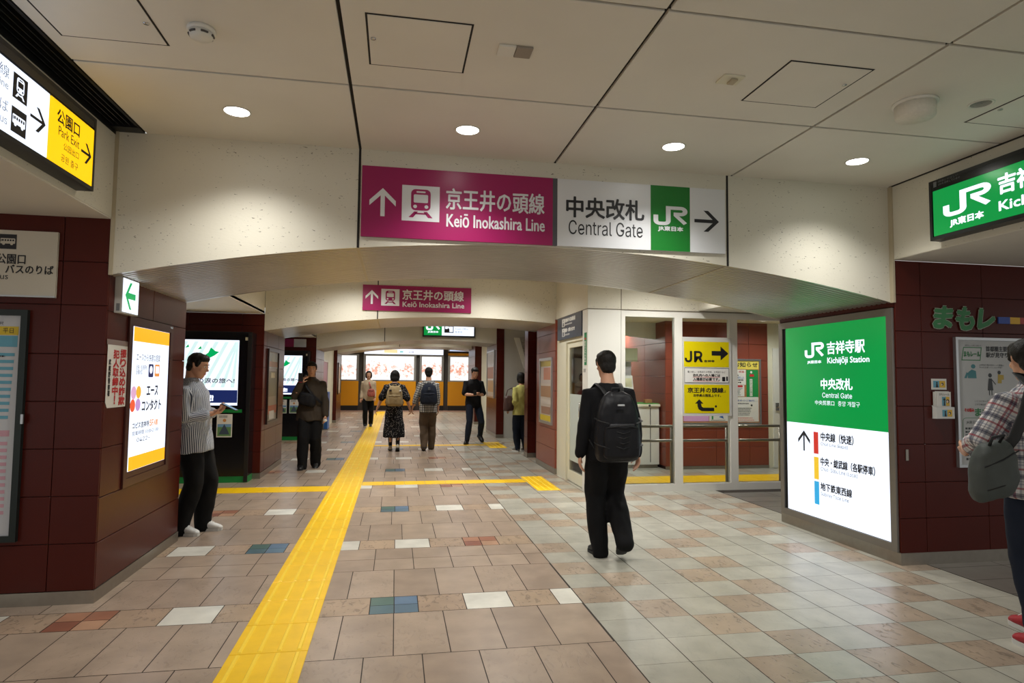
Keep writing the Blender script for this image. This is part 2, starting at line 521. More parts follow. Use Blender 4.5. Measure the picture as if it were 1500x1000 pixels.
# ------------------------------------------------------------------ floor: every tile is a face of one floor mesh
def build_floor():
    rr = random.Random(11)
    V, F, C = [], [], []
    T = .3025; G = .0028
    X0 = .016
    def tile(x0, y0, x1, y1, c, tex=0.0, g=G):
        if x1 - x0 < .012: return
        o = len(V)
        h = g if g == G else .0011
        V.extend([(x0 + g, y0 + h, 0), (x1 - g, y0 + h, 0), (x1 - g, y1 - h, 0), (x0 + g, y1 - h, 0)])
        F.append((o, o + 1, o + 2, o + 3))
        k = rr.uniform(.94, 1.05)
        C.append((c[0] * k, c[1] * k, c[2] * k, tex))
    brown = [lin('#a4917f'), lin('#a89583'), lin('#9f8c7b')]
    tbrown = [lin('#ac957d'), lin('#a7907a')]
    white = lin('#d5d2c6'); blue = [lin('#4f6a72'), lin('#5a7384'), lin('#4f6b64'), lin('#5f7890')]
    terra = [lin('#8d5a48'), lin('#b28b70'), lin('#9c6a54'), lin('#a9795f')]
    XL, XR = -7.0, 1.232
    def row(y0, y1, off, cols, tex):
        k = math.floor((XL - X0 - off) / T)
        while True:
            a = X0 + off + k * T
            if a >= XR: break
            tile(max(a, XL), y0, min(a + T, XR), y1, rr.choice(cols), tex if tex == 0 else (tex if rr.random() < .75 else 0))
            k += 1
    def accent(y0, y1, ph):
        off = -.133 if ph == 0 else .02
        pat = {0: 'b', 1: 'w', 2: 'w', -1: 't', -2: 'w', -3: 't', -4: 'w', 3: 'b'} if ph == 0 else {0: 'w', 1: 't', 2: 'b', -1: 'w', -2: 'b', -3: 'w', -4: 't', 3: 'w'}
        k = math.floor((XL - off) / T)
        while True:
            a = off + k * T
            if a >= XR: break
            if k % 2:
                tile(a, y0, min(a + T, XR), y1, rr.choice(tbrown), .9)
            else:
                c = pat[(k // 2 + 4) % 8 - 4]
                if c == 'w': tile(a, y0, min(a + T, XR), y1, white, 0)
                else:
                    pal = blue if c == 'b' else terra
                    m = (y0 + y1) / 2
                    for i in range(2):
                        for j in range(2):
                            tile(a + i * T / 2, y0 if j == 0 else m, min(a + (i + 1) * T / 2, XR), m if j == 0 else y1, pal[(i + 2 * j) % 4] if pal is blue else pal[[0, 1, 3, 2][i + 2 * j]], 0)
            k += 1
    P = 5.03 * T
    y = 4.085 - 5 * P
    n = -5
    while y < 28.2:
        accent(y, y + T, n % 2)
        a = y + T
        if n % 3 == 0:
            row(a, a + 2 * T, 0, brown, .35); row(a + 2 * T, a + 3 * T, .15, brown, 0); row(a + 3 * T, y + P, .15, brown, 0)
        elif n % 3 == 1:
            row(a, a + 2 * T, .07, brown, .25); row(a + 2 * T, y + P, -.03, brown, .25)
        else:
            row(a, a + 2 * T, .15, brown, .3); row(a + 2 * T, y + P, 0, brown, .3)
        y += P; n += 1
    # pale square tiles of the right-hand walkway
    pale = [lin('#a9a699'), lin('#a5a295'), lin('#adaa9d')]; pink = [lin('#a4927f'), lin('#9f8d7a'), lin('#a89682')]
    j = 0; yy = 3.163 - 20 * .3035
    while yy < 28.2:
        for i in range(32):
            x0 = 1.234 + i * .2995
            if x0 > 10.9: break
            if x0 >= 4.22 and yy < 7.9:
                continue
            if (i + j) % 2 == 1 and rr.random() < .62: tile(x0, yy, x0 + .2995, yy + .3035, rr.choice(pink), .9, .0026)
            else: tile(x0, yy, x0 + .2995, yy + .3035, rr.choice(pale), .15, .0026)
        yy += .3035; j += 1
    grey = [lin('#6d6861'), lin('#716c65')]
    for j in range(34):
        for i in range(12):
            if -2.6 + j * .305 < 7.9:
                tile(4.235 + i * .6, -2.6 + j * .305, 4.235 + (i + 1) * .6, min(-2.6 + (j + 1) * .305, 7.9), rr.choice(grey), .1)
    ro = [lin('#a88474')]  # reddish band: reflection of the orange front put into the tile colour
    for i in range(30):
        tile(-4.5 + i * .3, 28.25, -4.2 + i * .3, 29.6, ro[0], 0)
    o = len(V)
    V.extend([(-7, -2.6, -.003), (11, -2.6, -.003), (11, 30.5, -.003), (-7, 30.5, -.003)])
    F.append((o, o + 1, o + 2, o + 3)); C.append((0, 0, 0, 0))
    me = bpy.data.meshes.new('floor')
    me.from_pydata(V, [], F)
    me.materials.append(TILE); me.materials.append(GROUT)
    me.polygons[len(F) - 1].material_index = 1
    at = me.attributes.new('tilecol', 'FLOAT_COLOR', 'FACE')
    at.data.foreach_set('color', [x for c in C for x in c])
    me.update()
    return struct(link('floor', me))
build_floor()

# ------------------------------------------------------------------ tactile paving
def tactile(label, x0, y0, x1, y1, tile, bars='y', nb=4, dots=False, skip=None):
    mb = MB()
    nx = max(1, round((x1 - x0) / tile)); ny = max(1, round((y1 - y0) / tile))
    tx = (x1 - x0) / nx; ty = (y1 - y0) / ny
    for i in range(nx):
        for j in range(ny):
            a, b = x0 + i * tx, y0 + j * ty
            mb.rbox(a + .002, b + .002, 0.0, a + tx - .002, b + ty - .002, .004, .0015, 1)
            for k in range(nb):
                if bars == 'y':
                    c = a + tx * (k + .5) / nb; w = .012
                    mb.add([(c - w, b + .012, .004), (c + w, b + .012, .004), (c + w, b + ty - .012, .004), (c - w, b + ty - .012, .004),
                            (c - w * .6, b + .018, .0095), (c + w * .6, b + .018, .0095), (c + w * .6, b + ty - .018, .0095), (c - w * .6, b + ty - .018, .0095)],
                           [(4, 5, 6, 7), (0, 1, 5, 4), (1, 2, 6, 5), (2, 3, 7, 6), (3, 0, 4, 7)], 1)
                elif bars == 'x':
                    c = b + ty * (k + .5) / nb; w = .012
                    mb.add([(a + .012, c - w, .004), (a + tx - .012, c - w, .004), (a + tx - .012, c + w, .004), (a + .012, c + w, .004),
                            (a + .018, c - w * .6, .0095), (a + tx - .018, c - w * .6, .0095), (a + tx - .018, c + w * .6, .0095), (a + .018, c + w * .6, .0095)],
                           [(4, 5, 6, 7), (0, 1, 5, 4), (1, 2, 6, 5), (2, 3, 7, 6), (3, 0, 4, 7)], 1)
    o = mb.build('tactile_paving', [YEL, YELB])
    return tag(o, label, 'tactile paving', 'yellow tactile paving')
tactile('long yellow tactile strip running down the middle of the concourse', -.828, -2.4, -.428, 28.4, .4)
tactile('short yellow tactile strip branching left behind the man in the striped shirt', -4.8, 8.5, -.830, 8.9, .4, 'x', 0)
tactile('yellow tactile strip branching right towards the glass office door', -.426, 8.9, 1.85, 9.19, .3, 'x', 0)
tactile('ribbed yellow tactile patch at the end of the near right branch', 1.855, 8.22, 2.18, 9.42, .325, 'y', 4)
tactile('far yellow tactile strip crossing under the walking man in black shirt', -.426, 13.95, 1.98, 14.15, .3, 'x', 0)
tactile('small ribbed yellow tactile patch beside the person in yellow', 1.985, 13.38, 2.36, 14.6, .375, 'y', 4)
tactile('yellow tactile strip inside the glass office behind the handrail', 3.05, 8.62, 7.4, 9.22, .3, 'x', 0)

# ------------------------------------------------------------------ maroon panelled columns and walls
ZS = [.082, .377, .676, .977, 1.28, 1.586, 1.905, 2.19, 2.49]
def panel_y(mb, y, x_edges, z_edges, d=-1, mi=1, gap=.004, t=.012):
    """panels on a wall facing -y (d=-1): a row of bevelled plates per z interval"""
    for a, b in zip(x_edges, x_edges[1:]):
        for c, e in zip(z_edges, z_edges[1:]):
            mb.rbox(a + gap / 2, y - t if d < 0 else y, c + gap / 2, b - gap / 2, y if d < 0 else y + t, e - gap / 2, .0025, 1, mi)
def panel_x(mb, x, y_edges, z_edges, d=1, mi=1, gap=.004, t=.012):
    for a, b in zip(y_edges, y_edges[1:]):
        for c, e in zip(z_edges, z_edges[1:]):
            mb.rbox(x if d > 0 else x - t, a + gap / 2, c + gap / 2, x + t if d > 0 else x, b - gap / 2, e - gap / 2, .0025, 1, mi)
T = .012
def base_boards(name, segs, h=.082, t=.012):
    mb = MB()
    for (x0, y0, x1, y1) in segs:
        mb.box(x0, y0, 0, x1, y1, h)
    return struct(mb.build(name, STEEL))

# left near block (its front wall carries the posters)
mb = MB()
mb.box(-6.8, 4.55 + T, 0, -1.87 - T, 6.13 - T, 2.48, 0)
panel_y(mb, 4.55 + T, [-6.8, -5.6, -5.0, -4.4, -3.8, -3.25, -2.70, -2.146, -1.87], ZS, mi=1)
zs_low, zs_mid, zs_hi = [.082, .377, .66], [.66, .817, .977, 1.28, 1.586, 1.875], [1.875, 2.19, 2.48]
panel_x(mb, -1.87 - T, [4.55 + T, 6.13], [.082, .377, .66]); panel_x(mb, -1.87 - T, [4.55 + T, 4.89], [.66, .977, 1.28, 1.586, 1.875])
panel_x(mb, -1.87 - T, [5.785, 6.13], [.66, .977, 1.28, 1.586, 1.875]); panel_x(mb, -1.87 - T, [4.55 + T, 5.35, 6.13], [1.875, 2.19, 2.48])
panel_y(mb, 6.13 - T, [-6.8, -4.5, -3.3, -2.5, -1.87], ZS, 1)
struct(mb.build('wall_left', [MSEAM, MAROON]), 'dark maroon panelled wall block carrying the bus sign and route chart', 'wall')
base_boards('baseboard_left', [(-6.8, 4.545, -1.865, 4.562), (-1.882, 4.562, -1.865, 6.135)])

# right near block
mb = MB()
mb.box(4.0 + T, 4.52 + T, 0, 9.5, 6.11, 2.46, 0)
panel_y(mb, 4.52 + T, [4.0, 4.245, 4.84, 5.44, 6.04, 6.64, 7.24, 7.84, 9.5], [.080, .367, .654, .959, 1.266, 1.576, 1.877, 2.174, 2.46])
panel_x(mb, 4.0 + T, [4.52 + T, 6.11], [2.075, 2.46], -1)
panel_x(mb, 4.0 + T, [4.52 + T, 6.11], [.098, 2.07], -1)
struct(mb.build('wall_right', [MSEAM, MAROON]), 'dark maroon panelled wall block carrying the green lettering and whiteboard', 'wall')
base_boards('baseboard_right', [(3.995, 4.515, 9.5, 4.532), (3.995, 4.532, 4.012, 6.115)], .096)

# further left columns
def left_column(y0, y1, label, side_split, top=2.36, front_edges=(-6.8, -4.6, -3.6, -2.9, -2.19, -1.885)):
    mb = MB()
    mb.box(-6.8, y0 + T, 0, -1.885 - T, y1, top, 0)
    panel_y(mb, y0 + T, list(front_edges), [z for z in ZS if z < top] + [top])
    panel_x(mb, -1.885 - T, [y0 + T] + side_split + [y1], [z for z in ZS if z < top] + [top])
    o = struct(mb.build('column', [MSEAM, MAROON]), label, 'column')
    mb = MB()
    mb.box(-6.8, y0 - .005, 0, -1.88, y0 + .012, .08); mb.box(-1.897, y0 + .012, 0, -1.88, y1, .08)
    struct(mb.build('baseboard_left', STEEL))
    return o
left_column(9.65, 11.38, 'second maroon column on the left beside the black information kiosk', [9.9, 10.8])
left_column(15.75, 17.45, 'third maroon column on the left behind the person with the sling bag', [16.0, 16.9], 2.54)
left_column(21.3, 23.0, 'farthest maroon column on the left near the orange shopfront', [21.7, 22.5], 2.36)

# right columns along the passage
def right_block(x0, x1, y0, y1, top, label, mats, ysp, xs=None, name='column'):
    mb = MB()
    mb.box(x0 + T, y0 + T, 0, x1, y1, top, 0)
    panel_y(mb, y0 + T, xs or [x0, x1], [z for z in ZS if z < top] + [top])
    panel_x(mb, x0 + T, [y0 + T] + ysp + [y1], [z for z in ZS if z < top] + [top], -1)
    o = struct(mb.build(name, mats), label, 'column')
    b = MB()
    b.box(x0 - .005, y0 - .005, 0, x1, y0 + .012, .085); b.box(x0 - .005, y0 + .012, 0, x0 + .012, y1, .085)
    struct(b.build('baseboard_right', STEEL))
    return o
right_block(2.44, 2.58, 9.62, 10.95, 2.40, 'maroon column on the right with a framed poster beside the office door', [MSEAM, BRICKRED], [10.72])
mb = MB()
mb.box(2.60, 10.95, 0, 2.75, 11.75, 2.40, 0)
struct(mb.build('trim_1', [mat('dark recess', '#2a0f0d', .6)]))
right_block(2.44, 2.75, 11.72, 12.02, 2.45, 'narrow maroon pier past the dark recess on the right', [MSEAM, MAROON], [])
right_block(2.47, 2.66, 15.7, 17.45, 2.84, 'third maroon column on the right with a lit poster frame', [MSEAM, MAROON], [16.9])
right_block(2.5, 2.72, 20.4, 22.2, 2.6, 'farthest maroon column on the right near the orange shopfront', [MSEAM, MAROON], [])
mb = MB()
mb.box(2.66, 15.72, 0, 4.6, 15.9, 3.075)            # pale wall of the recess
mb.box(4.4, 12.02, 0, 4.6, 15.72, 3.075)
mb.box(2.75, 12.0, 0, 4.5, 12.02, 3.075)
struct(mb.build('wall_right', mat('grey wall paint', '#b4b2ab', .55)), 'pale wall of the recess where the person in yellow stands', 'wall')
mb = MB()
mb.box(2.75, 17.45, 0, 2.85, 20.4, 3.07); mb.box(2.8, 22.2, 0, 2.9, 24.2, 3.07); mb.box(3.4, 24.2, 0, 3.5, 29.5, 3.07)
struct(mb.build('wall_right', CREAM), 'pale far right side wall of the passage', 'wall')
mb = MB()
mb.box(-2.1, 17.45, 0, -2.0, 21.3, 3.07); mb.box(-2.1, 23.0, 0, -2.0, 24.0, 3.07); mb.box(-3.5, 24.0, 0, -3.4, 29.5, 3.07)
struct(mb.build('wall_left', CREAM), 'pale far left side wall of the passage', 'wall')

# ------------------------------------------------------------------ arched beams
def beam(y0, y1, x0, x1, apex, drop, top, label, joints):
    n = 48
    def zf(x): return apex - drop * ((x - 1.07) / 2.94) ** 2
    xs = [x0 + (x1 - x0) * i / n for i in range(n + 1)]
    mb = MB()
    lip = .035
    # faces
    for yy, d in ((y0, 1), (y1, -1)):
        vs_ = []
        for x in xs: vs_ += [(x, yy, zf(x)), (x, yy, top)]
        mb.add(vs_, [(2 * i, 2 * i + 2, 2 * i + 3, 2 * i + 1) if d > 0 else (2 * i, 2 * i + 1, 2 * i + 3, 2 * i + 2) for i in range(n)], 0)
    # underside: lips and a ribbed metal ceiling
    prof = [(y0, 0.0), (y0 + lip, 0.0)]
    ribs = 26
    pitch = (y1 - y0 - 2 * lip) / ribs
    for k in range(ribs):
        a = y0 + lip + k * pitch
        prof += [(a + pitch * .10, .006), (a + pitch * .42, .006), (a + pitch * .5, .0), (a + pitch * .97, .0)]
    prof += [(y1 - lip, 0), (y1, 0)]
    m = len(prof)
    vs_ = [(x, p[0], zf(x) + p[1]) for x in xs for p in prof]
    fs, mi = [], []
    for i in range(n):
        for k in range(m - 1):
            fs.append((i * m + k, i * m + k + 1, (i + 1) * m + k + 1, (i + 1) * m + k))
    mb.add(vs_, fs, 1)
    # dark joints in the face, pale joint strips on the underside
    for j in joints:
        mb.box(j - .008, y0 - .003, zf(j), j + .008, y0 + .001, top, 2)
        mb.box(j - .010, y0 + .001, zf(j) - .004, j + .010, y1 - .01, zf(j) + .004, 3)
    o = mb.build('beam', [BEIGE, SOFFIT, GAP, TRIMB], recalc=False)
    return struct(o, label, 'beam')
beam(4.55, 6.13, -1.87, 4.0, 2.435, .325, 3.075, 'near arched beige beam carrying the magenta and white direction sign', [-.283, 2.54])
beam(9.65, 11.38, -1.885, 2.50, 2.39, .27, 3.075, 'second arched beige beam with the smaller magenta sign', [-.29])
beam(15.75, 17.45, -1.885, 2.5, 2.40, .27, 3.075, 'third arched beige beam carrying the lit green and white sign', [-.29])
beam(21.3, 23.0, -1.885, 2.55, 2.52, .27, 3.075, 'farthest arched beige beam before the orange shopfront', [.1])

# ------------------------------------------------------------------ ceiling
mb = MB()
def ceiling_panels(xe, ye, z, gap=.019, t=.02):
    for a, b in zip(xe, xe[1:]):
        for c, e in zip(ye, ye[1:]):
            mb.rbox(a + gap / 2, c + gap / 2, z, b - gap / 2, e - gap / 2, z + t, .002, 1, 0)
XE = [-1.69, -.283, 1.142, 2.58, 4.0]
YE = [-2.5, -1.5, -.49, .52, 1.53, 2.535, 3.55, 4.565]
ceiling_panels(XE, YE, 3.075)
mb.box(-1.69, -2.5, 3.092, 4.0, 4.62, 3.11, 1)
for (a, b) in ((6.13, 9.65), (11.38, 15.75), (17.45, 21.3), (23.0, 29.5)):
    xr = 4.0 if a < 8 else (4.4 if a < 15 else 3.5)
    ceiling_panels([-1.9 if a < 17 else -3.5, -.283, 1.142, 2.58, xr], [a, (a + b) / 2, b], 3.075)
    mb.box(-3.5, a, 3.092, xr, b, 3.11, 1)
struct(mb.build('ceiling', [CEIL, GAP]))
# lower side ceilings
mb = MB()
mb.box(-6.8, -2.5, 2.482, -1.875, 4.56, 2.52)
mb.box(-6.8, 6.12, 2.36, -1.89, 9.65, 2.40); mb.box(-6.8, 11.38, 2.40, -1.89, 15.75, 2.44)
struct(mb.build('ceiling', CEIL), 'lower ceiling over the left side passages', 'ceiling')
mb = MB()
mb.box(4.005, -2.5, 2.462, 9.5, 4.53, 2.50)
mb.box(4.005, 6.11, 2.40, 9.5, 7.94, 2.44)
struct(mb.build('ceiling', CEIL), 'lower ceiling over the right side passages', 'ceiling')
# fascias between the two ceiling levels
mb = MB()
mb.box(-1.93, -2.5, 2.49, -1.87, 4.548, 3.09)
mb.box(-1.95, 6.13, 2.37, -1.89, 9.65, 3.09); mb.box(-1.95, 11.38, 2.41, -1.89, 15.75, 3.09)
struct(mb.build('wall_left', BEIGE), 'beige fascia above the left openings', 'wall')
mb = MB()
mb.box(4.0, -2.5, 2.465, 4.06, 4.519, 3.09)
mb.box(4.0, 6.11, 2.41, 4.06, 7.95, 3.09)
struct(mb.build('wall_right', BEIGE), 'beige fascia above the right openings', 'wall')
mb = MB()
mb.box(-1.872, 4.543, 2.11, -1.848, 4.551, 3.075); mb.box(3.985, 4.512, 2.11, 4.004, 4.551, 3.07)
struct(mb.build('trim_2', TRIMB))
# black slot with louvre blades along the left edge of the ceiling
mb = MB()
mb.box(-1.87, -2.5, 3.15, -1.69, 4.55, 3.16, 0); mb.box(-1.70, -2.5, 3.075, -1.69, 4.55, 3.16, 0)
mb.box(-1.87, 4.45, 3.072, -1.69, 4.55, 3.16, 0); mb.box(-1.88, -2.5, 3.05, -1.866, 4.55, 3.16, 0)
for k in range(5):
    x = -1.85 + k * .034
    mb.box(x, -2.5, 3.082, x + .006, 4.45, 3.12, 0)
struct(mb.build('trim_3', BLACKM))
mb = MB(); mb.box(3.988, -2.5, 3.068, 4.0, 4.54, 3.076)
struct(mb.build('trim_4', GAP))

# ------------------------------------------------------------------ glass-fronted office on the right
mb = MB()
mb.box(2.45, 7.95, 2.39, 2.55, 9.62, 3.075)
mb.box(2.55, 7.95, 2.39, 7.6, 8.05, 3.075)
mb.box(2.447, 7.945, 2.384, 2.46, 9.62, 2.392, 1); mb.box(2.447, 7.944, 2.384, 7.6, 7.952, 2.392, 1)
mb.box(2.903, 7.946, 2.39, 2.911, 7.951, 3.075, 1)
mb.box(4.06, 7.90, 2.435, 7.6, 7.95, 3.07, 0)
struct(mb.build('wall_right', [BEIGE, mat('joint brown', '#6c6152', .7)]), 'beige upper wall over the glass office', 'wall')
mb = MB()
mb.rbox(2.45, 7.95, 0, 2.905, 8.19, 2.388, .006, 2)
struct(mb.build('column', WHITEP), 'white square pillar at the corner of the glass office', 'column')
def office_window(n, a, b):
    mb = MB()
    mb.box(a, 7.955, 0.0, b, 8.03, .095); mb.box(a, 7.955, 2.30, b, 8.03, 2.386); mb.box(a, 7.955, .095, a + .055, 8.03, 2.30); mb.box(b - .055, 7.955, .095, b, 8.03, 2.30)
    o = mb.build('window_%d' % n, WHITEP)
    o['kind'] = 'structure'
    g = MB(); g.box(a + .05, 7.985, .09, b - .05, 7.995, 2.305)
    g.build('pane', GLASS, o)
office_window(1, 2.91, 3.715); office_window(2, 3.715, 4.515); office_window(3, 4.515, 5.32); office_window(4, 5.32, 6.12); office_window(5, 6.12, 7.6)
# office door in the side facing the passage
mb = MB()
mb.box(2.47, 8.19, 2.0, 2.56, 9.62, 2.06); mb.box(2.47, 9.08, 0, 2.56, 9.62, 2.0, 0)
mb.box(2.46, 9.06, 0, 2.57, 9.14, 2.0, 0)
struct(mb.build('trim_5', CREAM))
d = MB()
d.box(2.49, 8.20, 0.01, 2.53, 8.27, 2.0); d.box(2.49, 8.98, 0.01, 2.53, 9.06, 2.0); d.box(2.49, 8.27, .01, 2.53, 8.98, .16); d.box(2.49, 8.27, 1.92, 2.53, 8.98, 2.0)
do = d.build('door_1', CREAM); do['kind'] = 'structure'
g = MB(); g.box(2.505, 8.27, .16, 2.515, 8.98, 1.92); g.build('pane', GLASS, do)
g = MB(); g.box(2.503, 8.27, .3, 2.5045, 8.98, 1.25); g.build('frosted_film', mat('frosted film', '#b9c2bd', .6), do)
g = MB(); g.tube([(2.49, 8.33, .95), (2.45, 8.33, .95), (2.45, 8.33, 1.15), (2.49, 8.33, 1.15)], .011); g.build('handle', CHROME, do)
# inside of the office
mb = MB()
mb.box(2.56, 8.05, 2.45, 9.0, 12.6, 2.50)
struct(mb.build('ceiling', mat('office ceiling', '#e4dcc0', .6)), 'cream ceiling of the glass office', 'ceiling')
mb = MB()
mb.box(4.39 + T, 9.9 + T, 0, 6.25, 12.4, 2.45, 0)
panel_y(mb, 9.9 + T, [4.39, 4.68, 5.29, 5.90, 6.25], [.05, .36, .64, .95, 1.24, 1.53, 1.81, 2.09, 2.45])
panel_x(mb, 4.39 + T, [9.9 + T, 10.8, 11.7, 12.4], [.05, .36, .64, .95, 1.24, 1.53, 1.81, 2.09, 2.45], -1)
struct(mb.build('wall_back', [MSEAM, BRICKRED]), 'rust red panelled wall inside the glass office', 'wall')
mb = MB(); mb.box(4.385, 9.893, 0, 6.25, 9.905, .05)
struct(mb.build('baseboard_back', STEEL))
mb = MB(); mb.box(2.6, 12.3, 0, 4.39, 12.4, 2.45)
struct(mb.build('wall_back', mat('office rear wall', '#5b3430', .5)), 'dark red rear wall of the office behind the counter', 'wall')
mb = MB()
mb.box(6.25, 9.9, 0, 9.0, 10.0, 2.45)
struct(mb.build('wall_back', CREAM), 'cream wall at the right end of the office', 'wall')
dm = MB(); dm.box(6.33, 9.87, .01, 7.2, 9.9, 2.03); do = dm.build('door_2', WHITEP); do['kind'] = 'structure'
dm = MB(); dm.box(6.36, 9.85, .97, 6.42, 9.87, 1.1); dm.tube([(6.39, 9.86, 1.03), (6.39, 9.82, 1.03), (6.48, 9.82, 1.03)], .009); dm.build('handle', CHROME, do)
mb = MB()
mb.add([(2.6, 10.3, 2.45), (4.39, 10.3, 2.45), (4.39, 10.3, 2.17), (2.6, 10.3, 2.34), (2.6, 10.38, 2.45), (4.39, 10.38, 2.45), (4.39, 10.38, 2.17), (2.6, 10.38, 2.34)],
       [(0, 1, 2, 3), (4, 7, 6, 5), (3, 2, 6, 7)])
struct(mb.build('beam', CREAM), 'cream dropped fascia over the office counter', 'beam')

# ------------------------------------------------------------------ far end
mb = MB()
mb.box(-3.5, 29.5, 0, 3.5, 29.7, 3.075)
struct(mb.build('wall_back', mat('far wall', '#3a3632', .6)), 'dark wall behind the orange shopfront panels at the far end', 'wall')
# ------------------------------------------------------------------ ceiling fixtures
def ceiling_light(label, x, y, z, on=True, r=.078, watts=None, group='round ceiling downlights', ang=124):
    t = thing('ceiling_downlight', label, 'ceiling light', (x, y, z), 0, group)
    m = MB(); m.lathe([(r + .006, .0), (r + .006, -.004), (r, -.006), (r - .006, -.002), (r - .008, .0)], n=32)
    m.build('trim_ring', WHITEP, t)
    m = MB()
    if on:
        m.cyl((0, 0, .0), (0, 0, -.0025), r - .006, n=32, smooth=False); m.build('diffuser', LAMP, t)
        l = bpy.data.lights.new('lamp', 'SPOT'); l.energy = watts or LAMP_W
        l.spot_size = math.radians(ang); l.spot_blend = 1.0; l.shadow_soft_size = .07; l.color = (1, .985, .95)
        lo = bpy.data.objects.new('lamp', l); COL.objects.link(lo); lo.parent = t; lo.location = (0, 0, -.02)
    else:
        m.lathe([(r - .006, -.001), (r * .55, .0), (r * .3, .002)], n=32); m.build('reflector', CHROME, t)
    return t
ceiling_light('lit ceiling downlight at the left end, nearest the black louvre slot', -.994, 4.05, 3.075, watts=105)
ceiling_light('lit ceiling downlight above the magenta sign with the train symbol', .427, 4.05, 3.075, watts=105)
ceiling_light('lit ceiling downlight above the white Central Gate sign', 1.862, 4.05, 3.075, watts=105)
ceiling_light('lit ceiling downlight at the right end, nearest the lit green sign', 3.30, 4.05, 3.075, watts=105)
ceiling_light('unlit ceiling spotlight between the round white speaker and the right edge', 3.309, 3.053, 3.075, False, .06)
for (x, y) in ((-.99, .02), (.43, .02), (1.86, .02), (3.3, .02), (.43, -1.9), (1.86, -1.9), (3.3, -1.9), (-.99, -1.9)):  # lamps added out of view to brighten the near concourse
    ceiling_light('added unseen ceiling downlight brightening the near concourse', x, y, 3.075, True, .078, LAMP_W * .45)
for y in (7.0, 8.9, 12.4, 14.6, 18.4, 20.4, 24.0, 26.5, 28.5):
    for x in (-.6, 1.4, 3.3):
        if x > 3 and y != 7.0: continue
        ceiling_light('lit ceiling downlight hidden behind the arched beams', x, y, 3.075, True, .078, LAMP_W * (4.2 if x > 3 else 2.6 if y < 10 else 2.2), ang=145)
for x, y, w, l in ((3.451, 9.2, 75, 'small lit downlight in the office ceiling above the counter'), (4.469, 9.2, 75, 'small lit downlight in the office ceiling behind the yellow notice'),
                   (5.965, 9.2, 75, 'small lit downlight in the office ceiling near the white door')):
    ceiling_light(l, x, y, 2.45, True, .075, w, ang=168)
for x, y in ((-3.3, 3.2), (-3.6, 7.8), (-3.4, 13.6), (5.6, 7.0), (5.2, 2.6)):
    ceiling_light('lit downlight in the lower side ceiling', x, y, 2.48 if y < 5 and x < 0 else (2.36 if y < 10 and x < 0 else (2.40 if y > 5 else 2.462)), True, .075, LAMP_W * .5)

def hatch(label, x0, y0, x1, y1, lock):
    t = thing('ceiling_hatch', label, 'access hatch', ((x0 + x1) / 2, (y0 + y1) / 2, 3.075))
    w, h = (x1 - x0) / 2, (y1 - y0) / 2
    m = MB(); m.box(-w, -h, -.0015, w, h, -.0002); m.build('gap', GAP, t)
    m = MB(); m.rbox(-w + .010, -h + .010, -.004, w - .010, h - .010, -.0003, .001, 1); m.build('panel', CEIL, t)
    m = MB(); m.cyl((lock[0], lock[1], -.004), (lock[0], lock[1], -.007), .013, n=20); m.box(lock[0] - .006, lock[1] - .0015, -.0075, lock[0] + .006, lock[1] + .0015, -.0069)
    m.build('lock', CHROME, t)
hatch('ceiling hatch above the magenta sign, middle of the three framed ones', -.17, 2.81, .32, 3.285, (-.215, -.03))
hatch('ceiling hatch at the left beside the smoke detector, partly out of view', -1.613, 2.81, -1.13, 3.295, (.205, .04))
hatch('ceiling hatch left of the round white speaker', 1.93, 2.815, 2.412, 3.292, (.2, -.06))
hatch('ceiling hatch at the right edge beyond the unlit spotlight', 3.44, 2.82, 3.92, 3.296, (-.2, .03))

t = thing('smoke_detector', 'round white smoke detector on the ceiling panel at the upper left', 'smoke detector', (-.93, 3.1, 3.075))
m = MB(); m.lathe([(.001, 0), (.062, 0), (.064, -.012), (.058, -.02)], n=32); m.build('base', WHITEP, t)
m = MB(); m.lathe([(.054, -.02), (.05, -.042), (.036, -.052), (.001, -.054)], n=32); m.build('cap', WHITEP, t)
m = MB()
for k in range(6):
    a = k * PI / 3
    m.tube([(.0535 * math.cos(a + d), .0535 * math.sin(a + d), -.032) for d in (-.3, -.15, 0, .15, .3)], .005, 6)
m.build('vent', mat('vent grey', '#4b4846', .6), t)
t = thing('ceiling_speaker', 'dirty white drum-shaped unit on the right part of the ceiling', 'emergency light', (2.93, 3.12, 3.075))
m = MB(); m.lathe([(.118, 0), (.118, -.012), (.108, -.016)], n=40); m.build('base', WHITEP, t)
m = MB(); m.lathe([(.106, -.012), (.104, -.082), (.098, -.09), (.001, -.092)], n=40)
m.build('drum', mat('dusty white', '#dcd8cc', .5, var=.05, vscale=60), t)
t = thing('ceiling_sensor', 'small two-tone plate on the ceiling right of the middle hatch', 'sensor plate', (.545, 3.0, 3.075))
m = MB(); m.rbox(-.085, -.05, -.012, .0, .05, 0, .004, 2); m.build('cover', WHITEP, t)
m = MB(); m.rbox(.001, -.05, -.012, .085, .05, 0, .004, 2); m.build('cover', mat('taupe plastic', '#8d8377', .5), t)
t = thing('ceiling_bracket', 'small beige plate on the ceiling left of the right hatch', 'bracket plate', (1.735, 3.06, 3.075))
m = MB(); m.rbox(-.06, -.05, -.01, .06, .05, 0, .003, 2); m.build('cover', CREAM, t)
m = MB(); m.rbox(-.008, -.028, -.022, .03, .028, -.01, .003, 1); m.build('clip', TRIMB, t)

